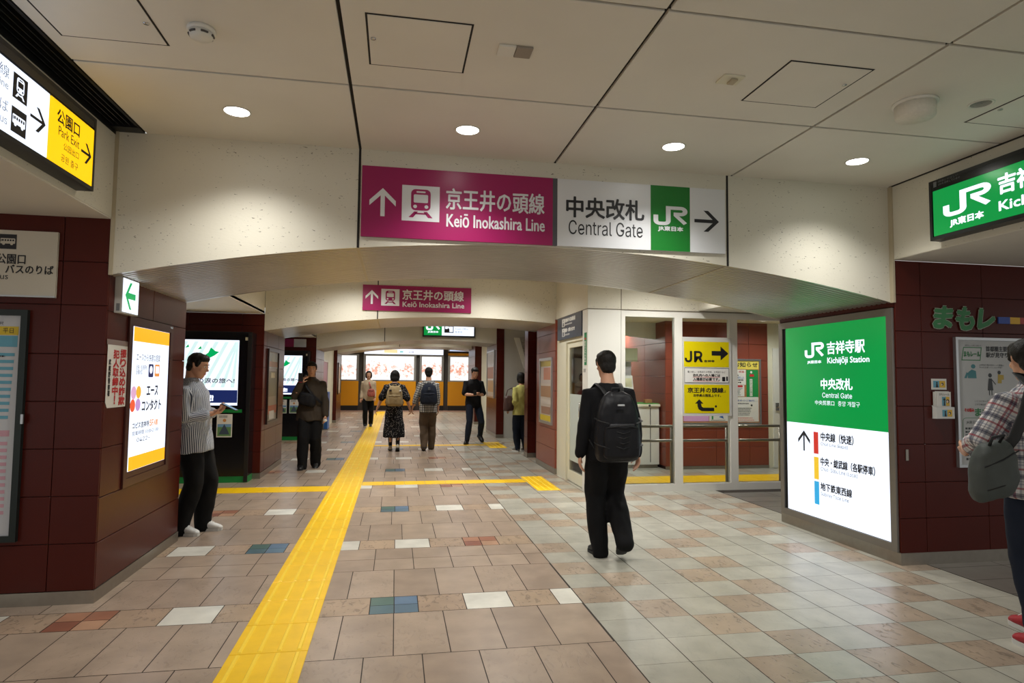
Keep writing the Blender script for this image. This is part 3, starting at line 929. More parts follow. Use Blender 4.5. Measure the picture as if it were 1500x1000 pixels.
# ------------------------------------------------------------------ unlit direction signs on the beams
def magenta_sign(S, parent, y, x0, x1, z0, z1, aw, sq, kj, ke):
    o = S.plate('panel', x0, z0, x1, z1, 0, y, MAGENTA, parent, 'magenta panel')
    m = MB(); yy = y - .001
    arrow(m, *aw, 'u', yy)
    txt(m, '京王井の頭線', *kj, yy, 0, .008 * (kj[2] - kj[0])); txt(m, 'Keiō Inokashira Line', *ke, yy, 0, .004)
    S.part('lettering', m, SIGNW, o, 'white arrow and lettering')
    m = MB(); m.rect(sq[0], sq[1], sq[2], sq[3], yy, 1)
    train(m, sq[0], sq[1], sq[2], sq[3], yy - .0006, 0, 1)
    S.part('train_symbol', m, [MAGENTA, SIGNW], o)
    return o
S = Sign('direction_sign', 'large unlit sign across the near arch, magenta at left and white Central Gate at right', 'sign', 4.548, -.265, 2.446)
magenta_sign(S, None, -.018, -.265, 1.122, 2.446, 2.953, (-.21, 2.595, -.027, 2.797), (.016, 2.573, .283, 2.83), (.331, 2.672, 1.056, 2.825), (.336, 2.545, 1.060, 2.642))
S.plate('divider', 1.122, 2.446, 1.158, 2.953, 0, -.016, mat('sign divider', '#4b4b50', .4))
o = S.plate('panel', 1.158, 2.446, 2.512, 2.953, 0, -.018, SIGNW, None, 'white panel')
m = MB(); txt(m, '中央改札', 1.228, 2.668, 1.838, 2.822, -.0195, 0, .008); txt(m, 'Central Gate', 1.245, 2.537, 1.828, 2.645, -.0195)
arrow(m, 2.252, 2.612, 2.458, 2.777, 'r', -.0195)
S.part('lettering', m, INK, o, 'black lettering and arrow')
m = MB(); m.rect(1.893, 2.447, 2.215, 2.952, -.0195, 0)
jr(m, 1.915, 2.645, 2.190, 2.795, -.0205, 1); txt(m, 'JR東日本', 1.953, 2.597, 2.156, 2.637, -.0205, 1, .004)
S.part('logo_panel', m, [SIGNG, SIGNW], o, 'green panel with the white emblem')
for a, b in ((2.30, 2.93), (1.75, 2.93), (1.2, 2.93), (2.30, 2.47), (1.75, 2.47), (1.2, 2.47)): pass
S = Sign('direction_sign', 'smaller unlit magenta sign on the second arched beam', 'sign', 9.648, -.512, 2.457)
magenta_sign(S, None, -.018, -.512, 1.110, 2.457, 2.84, (-.470, 2.553, -.286, 2.762), (-.241, 2.534, .026, 2.785), (.073, 2.632, .992, 2.785), (.077, 2.525, 1.002, 2.606))

# ------------------------------------------------------------------ lit box signs
# left fascia
S = Sign('lit_sign', 'lit black-framed box sign on the left fascia, yellow Park Exit end', 'sign', -1.87, 2.0, 2.53, '+x')
Y0 = -.092
S.plate('housing', 2.0, 2.53, 4.066, 2.962, 0, -.084, BLACKM)
S.frame('frame', 2.0, 2.53, 4.066, 2.962, .022, -.084, Y0 - .002, BLACKM)
m = MB(); m.box(2.0, -.084, 2.90, 4.06, Y0 - .001, 2.95); S.part('top_band', m, BLACKG)
o = S.plate('panel', 2.04, 2.556, 3.556, 2.888, -.084, Y0, L_WHITE, None, 'white lit panel')
m = MB(); yy = Y0 - .001
arrow(m, 3.392, 2.652, 3.53, 2.774, 'r', yy, 0, .13)
m.rect(3.243, 2.738, 3.360, 2.858, yy, 0); train(m, 3.243, 2.738, 3.360, 2.858, yy - .0006, 1, 0)
m.rect(3.243, 2.578, 3.364, 2.697, yy, 0); bus(m, 3.243, 2.578, 3.364, 2.697, yy - .0006, 1, 0)
S.part('pictograms', m, [INK, L_WHITE], o)
m = MB()
txt(m, '京王井の頭線', 2.72, 2.80, 3.212, 2.858, yy); txt(m, 'Keiō Inokashira Line', 2.72, 2.752, 3.21, 2.79, yy)
txt(m, 'バスのりば', 2.86, 2.645, 3.218, 2.70, yy); txt(m, 'Bus', 3.13, 2.59, 3.215, 2.626, yy)
S.part('lettering', m, mat('pale print', '#a9b4c8', .5, emit=.55), o, 'pale grey lettering')
o = S.plate('panel', 3.570, 2.556, 4.044, 2.888, -.084, Y0, L_YEL, None, 'yellow lit panel')
m = MB()
txt(m, '公園口', 3.633, 2.778, 3.872, 2.852, yy, 0, .004); txt(m, 'Park Exit', 3.655, 2.715, 3.876, 2.765, yy)
txt(m, '公园出口', 3.712, 2.655, 3.877, 2.694, yy); txt(m, '공원 출구', 3.692, 2.588, 3.875, 2.628, yy)
arrow(m, 3.90, 2.662, 4.022, 2.778, 'r', yy, 0, .14)
S.part('lettering', m, INK, o)
# right fascia
S = Sign('lit_sign', 'lit green box sign on the right fascia, cut off by the picture edge', 'sign', 4.0, -4.055, 2.53, '-x')
S.plate('housing', -4.055, 2.512, -2.0, 2.958, 0, -.084, BLACKM)
S.frame('frame', -4.055, 2.512, -2.0, 2.958, .024, -.084, -.094, BLACKM)
m = MB(); m.box(-4.04, -.084, 2.88, -2.02, -.093, 2.94)
S.part('top_band', m, BLACKG)
o = S.plate('panel', -4.022, 2.542, -2.04, 2.878, -.084, -.092, L_GREEN, None, 'green lit panel')
m = MB(); yy = -.0935
jr(m, -3.935, 2.655, -3.558, 2.822, yy); txt(m, 'JR東日本', -3.878, 2.575, -3.614, 2.632, yy, 0, .006)
txt(m, '吉祥寺駅', -3.50, 2.706, -2.97, 2.832, yy, 0, .01); txt(m, 'Kichijōji Station', -3.50, 2.575, -2.75, 2.662, yy, 0, .005)
S.part('lettering', m, L_WHITE, o)
m = MB(); yy = -.0945
m.rect(-4.013, 2.905, -3.985, 2.945, yy); txt(m, '環境にやさしい', -3.97, 2.929, -3.80, 2.945, yy); txt(m, 'LEDを使用しています', -3.97, 2.908, -3.785, 2.924, yy)
S.part('lettering', m, mat('grey print', '#6b6e70', .5))
# lit sign under the third beam
S = Sign('lit_sign', 'lit green and white box sign on the third arched beam', 'sign', 15.745, .622, 2.48)
S.plate('housing', .622, 2.48, 1.912, 2.99, 0, -.08, BLACKM)
o = S.plate('panel', .652, 2.518, 1.088, 2.96, -.08, -.09, L_GREEN, None, 'green lit panel')
m = MB(); jr(m, .698, 2.640, 1.042, 2.90, -.0915); txt(m, 'JR東日本', .747, 2.572, 1.001, 2.622, -.0915, 0, .006); S.part('lettering', m, L_WHITE, o)
o = S.plate('panel', 1.090, 2.518, 1.884, 2.96, -.08, -.09, L_WHITE, None, 'white lit panel')
m = MB(); yy = -.0915
m.rect(1.150, 2.585, 1.378, 2.86, yy, 0)
m.flat(circ(1.20, 2.775, .026), yy - .001, 1); m.rect(1.17, 2.68, 1.235, 2.745, yy - .001, 1); m.flat([(1.235, 2.72), (1.285, 2.66), (1.30, 2.69), (1.25, 2.745)], yy - .001, 1)
m.flat(circ(1.325, 2.78, .026), yy - .001, 1); m.rect(1.275, 2.605, 1.36, 2.735, yy - .001, 1)
txt(m, 'みどりの窓口', 1.41, 2.74, 1.86, 2.83, yy); txt(m, 'Ticket Office', 1.41, 2.66, 1.74, 2.715, yy, 2); txt(m, '售票处', 1.41, 2.58, 1.6, 2.635, yy, 2)
S.part('lettering', m, [INK, L_WHITE, mat('pale print', '#a9b4c8', .5, emit=.5)], o)

# ------------------------------------------------------------------ big station sign on the right block
S = Sign('station_sign', 'large floor-standing lit station sign, green above and white line guide below', 'sign', 4.0, -6.095, .10, '-x')
def SX(y): return -y
S.frame('frame', -6.095, .098, -4.535, 2.068, .062, 0, -.022, STEELD)
m = MB(); m.box(-6.04, 0, .15, -4.59, -.006, 2.02); S.part('backing', m, BLACKM)
og = S.plate('panel', -5.983, 1.048, -4.60, 2.016, -.006, -.014, L_GREEN, None, 'green lit upper panel')
ow = S.plate('panel', -5.983, .165, -4.60, 1.047, -.006, -.014, L_WHITE, None, 'white lit lower panel')
m = MB(); yy = -.0152
jr(m, -5.672, 1.69, -5.388, 1.838, yy); txt(m, 'JR東日本', -5.632, 1.632, -5.426, 1.664, yy, 0, .004)
txt(m, '吉祥寺駅', -5.340, 1.717, -4.852, 1.832, yy, 0, .006); txt(m, 'Kichijōji Station', -5.337, 1.615, -4.80, 1.688, yy, 0, .003)
txt(m, '中央改札', -5.436, 1.388, -5.013, 1.488, yy, 0, .006); txt(m, 'Central Gate', -5.42, 1.31, -5.02, 1.357, yy)
txt(m, '中央剪票口', -5.527, 1.238, -5.254, 1.282, yy); txt(m, '중앙 개찰구', -5.204, 1.238, -4.924, 1.284, yy)
S.part('lettering', m, L_WHITE, og)
m = MB()
arrow(m, -5.80, .778, -5.614, .978, 'u', yy, 0, .13)
txt(m, '中央線（快速）', -5.452, .90, -5.015, .982, yy, 0, .005); txt(m, 'Chūō Line (Rapid)', -5.455, .850, -5.086, .888, yy)
txt(m, '中央・総武線（各駅停車）', -5.46, .668, -4.765, .745, yy, 0, .005); txt(m, 'Chūō-Sōbu Line (Local)', -5.46, .615, -4.974, .656, yy)
txt(m, '地下鉄東西線', -5.466, .436, -5.047, .508, yy, 0, .005); txt(m, 'Subway Tōzai Line', -5.467, .378, -5.09, .42, yy)
S.part('lettering', m, mat('navy print', '#23242c', .5), ow)
for (z0, z1, mm, l) in ((.769, .977, L_RED, 'red line colour bar'), (.527, .739, L_BARY, 'yellow line colour bar'), (.291, .508, L_SKY, 'blue line colour bar')):
    m = MB(); m.rect(-5.560, z0, -5.490, z1, yy); S.part('colour_bar', m, mm, ow, l)

# ------------------------------------------------------------------ exit light, notice, lit advert on the left block
S = Sign('exit_light', 'small white lit box with a green left arrow under the near beam at left', 'exit sign', -1.87, 4.65, 1.875, '+x')
S.plate('housing', 4.65, 1.872, 4.925, 2.118, 0, -.045, mat('pale grey plastic', '#b9b7b0', .45))
o = S.plate('panel', 4.660, 1.882, 4.917, 2.110, -.045, -.049, L_WHITE)
m = MB(); arrow(m, 4.69, 1.905, 4.86, 2.09, 'l', -.0502, 0, .24); S.part('arrow', m, L_EXITG, o)
S.plate('label', 4.6492, 1.885, 4.6498, 1.935, -.012, -.034, mat('grey print', '#6b6e70', .5))
m = MB(); m.rbox(4.70, -.03, 2.118, 4.88, 0, 2.15, .006, 1); S.part('bracket', m, CREAM)
S = Sign('notice', 'paper warning notice with red vertical writing beside the lit advert', 'notice', -1.87, 4.575, 1.235, '+x')
m = MB(); m.flat([(4.575, 1.275), (4.605, 1.235), (4.895, 1.235), (4.905, 1.672), (4.578, 1.672)], -.003); S.part('paper', m, PAPER)
m = MB(); m.rect(4.56, 1.655, 4.915, 1.69, -.0035); S.part('tape', m, mat('clear tape', '#8e7c78', .2))
m = MB()
vtxt(m, '振り込め詐欺', 4.775, 1.245, 4.868, 1.635, -.0042, 0, .007); vtxt(m, '犯人取締中！', 4.668, 1.255, 4.755, 1.625, -.0042, 0, .007)
S.part('lettering', m, mat('red print', '#c22a30', .5), None, 'red lettering')
m = MB(); vtxt(m, '武蔵野警察署', 4.60, 1.31, 4.632, 1.56, -.0042, 0, .003); S.part('lettering', m, INK, None, 'small black lettering')

S = Sign('advert_panel', 'lit contact lens advert with yellow ends in a frame by the striped-shirt man', 'advert', -1.87, 4.89, .66, '+x')
MAR2 = mat('maroon metal frame', '#4c241f', .3, metal=.3)
S.frame('frame', 4.892, .662, 5.783, 1.872, .06, 0, -.012, MAR2)
m = MB(); m.box(4.94, 0, .71, 5.735, -.004, 1.83); S.part('door', m, MAR2)
m = MB(); m.box(5.69, -.012, 1.845, 5.75, -.018, 1.86); S.part('lock', m, CHROME)
o = S.plate('panel', 4.965, .768, 5.690, 1.806, -.004, -.011, L_WHITE)
m = MB(); yy = -.0122
m.rect(4.967, 1.70, 5.688, 1.804, yy)
S.part('colour_band', m, L_ORANGE, o, 'orange yellow top band')
m = MB(); m.rect(4.967, .770, 5.688, .869, yy)
S.part('colour_band', m, L_ORANGE, o, 'orange yellow bottom band')
m = MB(); m.flat(circ(5.005, 1.327, .048), yy); S.part('dot', m, mat('lit pink', '#eab4d8', .3, emit=.85), o)
m = MB(); m.flat(circ(5.095, 1.33, .046), yy); S.part('dot', m, mat('lit gold', '#f2b632', .3, emit=.95), o)
m = MB(); m.flat(circ(4.996, 1.235, .046), yy); S.part('dot', m, mat('lit coral', '#f0603c', .3, emit=.95), o)
m = MB(); m.flat(circ(5.092, 1.238, .046), yy); S.part('dot', m, mat('lit lilac', '#c79ad8', .3, emit=.9), o)
m = MB()
txt(m, 'エースから快適な提案', 5.03, 1.56, 5.50, 1.615, yy); txt(m, '近視・乱視用も\n全種対応', 5.03, 1.46, 5.24, 1.53, yy)
txt(m, 'エース', 5.248, 1.30, 5.478, 1.373, yy, 0, .006); txt(m, 'コンタクト', 5.168, 1.188, 5.555, 1.265, yy, 0, .006)
txt(m, 'コピス吉祥寺', 5.01, 1.066, 5.322, 1.11, yy, 0, .002); txt(m, '営業時間 10:00-21:00', 5.01, 1.015, 5.52, 1.048, yy); txt(m, '0422-', 5.1, .965, 5.35, .995, yy)
S.part('lettering', m, mat('blue grey print', '#3a3f58', .5), o)
m = MB(); m.flat(rrect(5.268, 1.44, 5.365, 1.54, .012), yy, 0); m.flat(circ(5.316, 1.497, .03), yy - .001, 1); txt(m, '5F', 5.335, 1.066, 5.41, 1.112, yy, 2, .004)
m.flat(rrect(5.395, 1.445, 5.495, 1.54, .012), yy, 2); m.rect(5.41, 1.47, 5.48, 1.525, yy - .001, 1); txt(m, 'A館', 5.42, 1.066, 5.50, 1.112, yy, 2, .003)
S.part('badge', m, [mat('lit navy', '#27306e', .4, emit=.6), L_WHITE, mat('lit peach', '#f5a052', .4, emit=.85)], o)

# ------------------------------------------------------------------ bus sign and route chart on the left block's front
S = Sign('bus_sign', 'white wrapped bus stop direction board on the left maroon wall', 'sign', 4.548, -3.55, 1.945)
S.plate('board', -3.55, 1.945, -2.172, 2.372, 0, -.02, mat('cream board', '#c9c2b2', .25, bump=.2, bscale=9))
S.plate('rail', -3.55, 1.945, -2.168, 1.955, -.02, -.028, ALU)
m = MB(); m.rect(-2.508, 2.250, -2.408, 2.345, -.0212, 0); bus(m, -2.508, 2.250, -2.408, 2.345, -.0222, 1, 0)
txt(m, '公園口', -2.515, 2.155, -2.352, 2.218, -.0212, 0, .003); txt(m, '吉祥寺駅', -2.74, 2.155, -2.53, 2.218, -.0212, 0, .003)
txt(m, 'バスのりば', -2.462, 2.095, -2.188, 2.15, -.0212, 0, .003); txt(m, 'Park Exit / Bus', -2.78, 2.055, -2.445, 2.095, -.0212)
S.part('lettering', m, [INK, mat('cream board', '')])
S = Sign('route_chart', 'tall framed timetable chart with blue and pink bands on the left wall', 'timetable', 4.548, -3.35, .405)
S.frame('frame', -3.35, .405, -2.318, 1.862, .038, 0, -.03, mat('dark green metal', '#232b29', .35, metal=.4))
o = S.plate('sheet', -3.315, .44, -2.354, 1.83, 0, -.012, mat('grey white sheet', '#c3c6cb', .3))
m = MB(); m.rect(-3.31, 1.70, -2.372, 1.755, -.0132); S.part('band', m, mat('band yellow', '#d6b920', .4), o)
m = MB()
m.rect(-3.31, 1.625, -2.375, 1.695, -.0132)
for k in range(10): m.rect(-3.31, 1.17 + k * .044, -2.385 - .002 * (10 - k), 1.19 + k * .044, -.0132)
S.part('band', m, mat('band blue', '#5fa3bb', .4), o)
m = MB(); m.rect(-3.31, 1.06, -2.392, 1.098, -.0132)
for k in range(11): m.rect(-3.31, .575 + k * .043, -2.40, .597 + k * .043, -.0132)
S.part('band', m, mat('band pink', '#c99aa8', .4), o)
m = MB()
txt(m, '吉祥寺駅', -2.62, 1.765, -2.46, 1.785, -.0135); txt(m, '平日', -2.46, 1.712, -2.40, 1.744, -.0145)
for z in (1.565, 1.54, .93, .72): scribble(m, -3.2, z - .008, -2.44, z + .008, -.0145, 1, 0, int(z * 1000))
scribble(m, -2.6, .462, -2.40, .474, -.0135, 1, 0, 3)
S.part('lettering', m, INK, o)
m = MB(); m.box(-2.32, -.03, 1.14, -2.306, -.042, 1.20); S.part('latch', m, ALU)

# ------------------------------------------------------------------ green lettering, whiteboard, leaflet rack on the right block's front
S = Sign('wall_lettering', 'green italic raised lettering with a blue and yellow bar on the right wall', 'lettering', 4.519, 4.34, 1.89)
GRL = mat('deep green letters', '#2f7a46', .45); OUT = mat('pale outline', '#9aa090', .4)
def letter(body, x0, z0, x1, z1, nm):
    for k, (bold, yy, mm) in enumerate(((.034, -.010, OUT), (.022, -.0125, GRL))):
        mb = MB(); txt(mb, body, x0, z0, x1, z1, yy, 0, bold)
        mb.v = [(v[0] + (v[2] - z0) * .16, v[1], v[2]) for v in mb.v]
        if k == 0: o = S.part('letter_back', mb, mm)
        else: S.part('letter', mb, mm)
letter('ま', 4.348, 1.915, 4.515, 2.085, 'ma'); letter('も', 4.562, 1.905, 4.728, 2.085, 'mo'); letter('レ', 4.782, 1.92, 4.93, 2.075, 're'); letter('ル', 5.36, 1.92, 5.55, 2.08, 'ru')
S.plate('bar', 4.985, 1.962, 5.10, 2.018, 0, -.012, mat('blue bar', '#3450a0', .5)); S.plate('bar', 5.10, 1.962, 5.20, 2.018, 0, -.012, mat('yellow bar', '#d8ab34', .5)); S.plate('bar', 5.20, 1.962, 5.32, 2.018, 0, -.012, mat('red bar', '#a33a30', .4))
S = Sign('poster_board', 'grey framed whiteboard poster about station safety behind the plaid-shirt person', 'poster', 4.519, 4.54, .77)
S.frame('frame', 4.54, .77, 6.45, 1.838, .022, 0, -.03, ALU)
for (a, b) in ((4.545, .775), (4.545, 1.833)): pass
o = S.plate('sheet', 4.56, .79, 6.43, 1.818, 0, -.014, mat('grey white poster', '#b4b6b5', .35))
m = MB(); yy = -.0152
stroke(m, [(4.627, 1.755), (4.80, 1.755), (4.785, 1.65), (4.608, 1.65), (4.627, 1.755)], .007, yy)
txt(m, 'まもレール', 4.63, 1.68, 4.785, 1.722, yy, 0, .004); txt(m, 'ま', 4.72, 1.188, 4.778, 1.25, yy, 0, .006); txt(m, 'もレール', 4.79, 1.188, 5.1, 1.25, yy, 0, .006)
stroke(m, rrect(4.598, .945, 5.25, 1.172, .03) + [rrect(4.598, .945, 5.25, 1.172, .03)[0]], .004, yy)
S.part('lettering', m, GRL, o, 'green lettering and boxes')
m = MB(); txt(m, '首都圏主要路線の', 4.845, 1.725, 5.178, 1.768, yy, 0, .003); txt(m, '駅が見守ります！', 4.845, 1.675, 5.172, 1.716, yy, 0, .003)
txt(m, '改札を入った時にお知らせ', 4.64, 1.764, 4.80, 1.778, yy); txt(m, '小学校や塾が終わった時間に', 4.775, 1.603, 5.02, 1.618, yy); txt(m, 'ちゃんと帰ってくるか不安？', 4.775, 1.583, 5.0, 1.598, yy)
txt(m, 'いくつになっても', 4.72, 1.302, 4.87, 1.318, yy); txt(m, 'だけど毎日忙しくて…', 4.72, 1.275, 4.90, 1.291, yy)
txt(m, 'JR東日本アプリ', 4.63, 1.12, 4.84, 1.15, yy); scribble(m, 4.62, .96, 5.1, 1.10, yy, 5, 0, 5); scribble(m, 4.62, .82, 5.2, .92, yy, 3, 0, 8)
m.flat([(4.862, 1.50), (4.893, 1.50), (4.905, 1.40), (4.85, 1.40)], yy); m.flat(circ(4.877, 1.525, .018), yy); m.rect(4.862, 1.36, 4.87, 1.40, yy); m.rect(4.886, 1.36, 4.894, 1.40, yy)
m.flat(circ(4.968, 1.55, .016), yy); stroke(m, [(4.893, 1.49), (4.93, 1.45)], .008, yy)
S.part('print', m, mat('grey ink', '#34383a', .5), o, 'grey lettering and a standing figure')
m = MB(); m.flat([(4.66, 1.50), (4.745, 1.50), (4.74, 1.56), (4.70, 1.572), (4.665, 1.55)], yy); m.flat(circ(4.715, 1.598, .022, 16, .018), yy); m.flat([(4.625, 1.50), (4.65, 1.55), (4.668, 1.54), (4.65, 1.50)], yy)
S.part('print', m, mat('teal print', '#3f7f86', .5), o, 'teal child figure')
m = MB(); m.flat([(4.95, 1.46), (4.99, 1.46), (4.99, 1.53), (4.955, 1.535)], yy); m.rect(4.99, 1.49, 5.012, 1.53, yy); S.part('print', m, mat('ochre print', '#b49a3c', .5), o, 'ochre child figure')
m = MB(); txt(m, 'その悩み', 4.618, 1.222, 4.71, 1.252, yy, 0, .003); S.part('print', m, mat('red print', ''), o, 'red caption')

def leaflet_art(m, x0, z0, x1, z1, yy):
    w, h = x1 - x0, z1 - z0
    m.rect(x0, z0, x0 + w * .5, z1, yy, 0); m.rect(x0 + w * .5, z0, x1, z1, yy, 1)
    m.flat(circ(x0 + w * .3, z0 + h * .7, h * .14), yy - .0006, 2); m.flat([(x0 + w * .2, z0), (x0 + w * .42, z0), (x0 + w * .36, z0 + h * .55), (x0 + w * .24, z0 + h * .55)], yy - .0006, 2)
    m.flat(circ(x0 + w * .74, z0 + h * .5, h * .22), yy - .0006, 2); m.flat(circ(x0 + w * .7, z0 + h * .46, h * .14), yy - .0012, 3)
ART = [mat('leaflet blue', '#5fa0b8', .5), mat('leaflet yellow', '#d8b13a', .5), mat('leaflet dark', '#20262c', .5), mat('leaflet skin', '#d9bfa2', .5)]
S = Sign('small_poster', 'small white picture card on the right wall above the leaflet holder', 'poster', 4.519, 4.321, 1.40)
S.plate('card', 4.321, 1.403, 4.462, 1.492, 0, -.005, PAPER)
m = MB(); leaflet_art(m, 4.335, 1.42, 4.45, 1.475, -.0062); S.part('print', m, ART)
S = Sign('leaflet_holder', 'white plastic leaflet holder with leaflets on the right maroon wall', 'leaflet holder', 4.519, 4.32, 1.165)
m = MB(); m.box(4.322, 0, 1.168, 4.492, -.004, 1.275); m.box(4.322, -.004, 1.168, 4.492, -.045, 1.172); m.box(4.322, -.041, 1.172, 4.492, -.045, 1.262); m.box(4.322, -.041, 1.172, 4.326, 0, 1.262); m.box(4.488, -.041, 1.172, 4.492, 0, 1.262)
S.part('pocket', m, mat('white plastic', '#d4d4d0', .3))
m = MB(); leaflet_art(m, 4.375, 1.185, 4.468, 1.24, -.0462); S.part('print', m, ART)
for k in range(3):
    a = 4.326 + k * .009
    L = Sign('leaflet', ['white leaflet at the back of the wall holder', 'white leaflet in the middle of the wall holder', 'front leaflet with blue and yellow pictures in the wall holder'][k], 'leaflet', 4.519, a, 1.175, 'y', 'leaflets in the wall holder')
    L.plate('sheet', a, 1.175, a + .13, 1.385 + (k % 2) * .005, -.009 - k * .009, -.013 - k * .009, PAPER)
    if k == 2:
        m = MB(); leaflet_art(m, a + .045, 1.272, a + .115, 1.345, -.0325); txt(m, 'まもレール', a + .02, 1.355, a + .115, 1.375, -.0325, 2); L.part('print', m, ART)
S = Sign('wall_plate', 'small narrow metal plate low on the right maroon wall', 'plate', 4.519, 4.062, .83)
S.plate('plate', 4.062, .83, 4.086, .918, 0, -.006, STEEL)
# ------------------------------------------------------------------ yellow notices on the office glass
S = Sign('yellow_notice', 'white framed pair of yellow direction notices on the office glass', 'notice', 7.954, 3.762, .96)
S.plate('board', 3.762, .99, 4.47, 2.045, 0, -.018, mat('pale grey board', '#c9c8c2', .4))
NY = mat('notice yellow', '#dcc900', .4)
o = S.plate('sheet', 3.782, 1.645, 4.432, 1.985, -.018, -.0205, NY, None, 'upper yellow sheet')
m = MB(); yy = -.0215
txt(m, 'JR', 3.797, 1.71, 4.045, 1.852, yy, 0, .012); txt(m, '吉祥寺', 4.07, 1.71, 4.22, 1.738, yy, 0, .003)
m.flat([(4.18, 1.80), (4.31, 1.80), (4.31, 1.735), (4.425, 1.83), (4.31, 1.925), (4.31, 1.862), (4.18, 1.862)], yy)
S.part('lettering', m, INK, o)
o = S.plate('sheet', 3.782, 1.428, 4.435, 1.635, -.018, -.0205, PAPER, None, 'white sheet between the yellow ones')
m = MB()
stroke(m, [(3.788, 1.434), (4.429, 1.434), (4.429, 1.629), (3.788, 1.629), (3.788, 1.434)], .006, yy)
txt(m, '乗り越し、お見送りの時間、お見送りなど', 3.83, 1.565, 4.38, 1.592, yy); txt(m, '改札内への入場には', 3.91, 1.515, 4.30, 1.552, yy, 0, .003); txt(m, '入場券が必要です。', 3.91, 1.462, 4.29, 1.50, yy, 0, .003)
m.flat(rrect(4.33, 1.455, 4.375, 1.515, .008), yy); m.flat(rrect(4.39, 1.46, 4.412, 1.52, .004), yy)
S.part('lettering', m, INK, o)
m = MB(); m.rect(3.905, 1.506, 4.30, 1.511, yy); m.rect(3.905, 1.453, 4.29, 1.458, yy); S.part('underline', m, mat('red print', ''), o)
o = S.plate('sheet', 3.782, 1.028, 4.432, 1.408, -.018, -.0205, NY, None, 'lower yellow sheet')
m = MB()
txt(m, '京王井の頭線', 3.83, 1.30, 4.345, 1.368, yy, 0, .005); txt(m, 'は', 4.35, 1.302, 4.385, 1.335, yy); txt(m, '左手奥の階段上です。', 3.91, 1.245, 4.31, 1.282, yy, 0, .002)
m.flat([(3.935, 1.155), (3.995, 1.212), (4.055, 1.155), (4.02, 1.155), (4.03, 1.115), (4.055, 1.10), (4.21, 1.10), (4.21, 1.055), (4.03, 1.055), (3.985, 1.08), (3.97, 1.12), (3.97, 1.155)], yy); m.flat(circ(4.235, 1.118, .016), yy)
S.part('lettering', m, INK, o)

# ------------------------------------------------------------------ door header sign, green strip and small labels on the office side
S = Sign('door_sign', 'slate blue header sign with white pictograms over the glass office door', 'sign', 2.45, -9.49, 2.05, '-x')
S.plate('panel', -9.49, 2.052, -8.205, 2.382, .02, -.012, mat('slate sign', '#3e4350', .35))
m = MB(); yy = -.0135
m.rect(-9.205, 2.238, -9.062, 2.353, yy, 0); m.rect(-9.20, 2.094, -9.06, 2.211, yy, 0)
txt(m, '自動体外式除細動器', -9.05, 2.295, -8.50, 2.352, yy, 0, .006); txt(m, 'Automated External Defibrillator', -9.05, 2.252, -8.66, 2.276, yy, 0, .002)
txt(m, '精算・お問い合わせ', -9.045, 2.15, -8.525, 2.206, yy, 0, .006); txt(m, 'Information', -9.045, 2.102, -8.79, 2.13, yy, 0, .002)
m.flat(circ(-9.133, 2.325, .018), yy - .001, 1); m.flat([(-9.175, 2.245), (-9.09, 2.245), (-9.11, 2.30), (-9.155, 2.30)], yy - .001, 1)
m.flat(circ(-9.13, 2.185, .018), yy - .001, 1); m.rect(-9.165, 2.10, -9.095, 2.16, yy - .001, 1)
S.part('lettering', m, [PAPER, mat('slate sign', '')])
S = Sign('sticker', 'narrow vertical green sticker with white writing on the white pillar', 'sticker', 2.45, -8.10, 1.64, '-x')
S.plate('sheet', -8.10, 1.65, -7.995, 2.078, 0, -.003, mat('sticker green', '#12804a', .4))
m = MB(); vtxt(m, '防犯カメラ作動中', -8.075, 1.68, -8.02, 1.97, -.0042, 0, .003); S.part('lettering', m, PAPER)
m = MB(); m.rect(-8.08, 1.985, -8.015, 2.01, -.0042); S.part('print', m, mat('red print', ''))
S = Sign('sticker', 'small white label under the green sticker on the white pillar', 'sticker', 2.45, -8.16, 1.545, '-x')
S.plate('sheet', -8.14, 1.55, -8.01, 1.61, 0, -.002, PAPER); m = MB(); scribble(m, -8.13, 1.556, -8.02, 1.604, -.0032, 3, 0, 2); S.part('lettering', m, INK)

# ------------------------------------------------------------------ handrail inside the office
t = thing('handrail', 'double steel handrail behind the office glass', 'handrail', (3.0, 8.4, 0))
for z in (.82, .62):
    m = MB(); m.tube([(-.35, 0, z), (3.9, 0, z)], .019, 12); m.build('rail', STEEL, t)
for x in (0.0, .82, 1.66, 2.5, 3.4):
    m = MB(); m.cyl((x + .02, .06, 0), (x + .02, .06, .80), .024, n=16); m.cyl((x + .075, .06, 0), (x + .075, .06, .74), .016, n=16)
    m.tube([(x + .02, .06, .74), (x + .02, .06, .77), (x + .01, .02, .80), (x, 0, .805)], .01, 8); m.tube([(x + .02, .06, .56), (x + .02, .05, .58), (x + .01, .02, .60), (x, 0, .605)], .01, 8)
    m.build('post', STEEL, t)
# ------------------------------------------------------------------ notice board on the office wall
S = Sign('notice_board', 'aluminium framed notice board full of papers on the office wall', 'notice board', 9.9, 4.62, .735)
S.frame('frame', 4.62, .735, 6.105, 1.838, .03, 0, -.03, ALU)
S.plate('cork', 4.64, .755, 6.085, 1.82, 0, -.01, mat('cork', '#b0784c', .8, var=.15, vscale=60))
S.plate('header', 4.66, 1.665, 6.07, 1.815, -.01, -.014, mat('header yellow', '#e3cf5a', .5))
m = MB(); txt(m, '吉祥寺駅からのお知らせ', 4.82, 1.70, 6.05, 1.78, -.0152, 0, .005); S.part('lettering', m, INK)
def sheet(nm, label, x0, z0, x1, z1, mm, art, dy=.012):
    L = Sign('paper_notice', label, 'paper notice', 9.9, x0, z0, 'y', 'papers on the notice board')
    o = L.plate('sheet', x0, z0, x1, z1, -.011, -.011 - .003, mm)
    return L, -.0152
L, yy = sheet('a', 'white paper with blue lines beside the green sheet on the notice board', 5.30, 1.40, 5.83, 1.655, PAPER, 0)
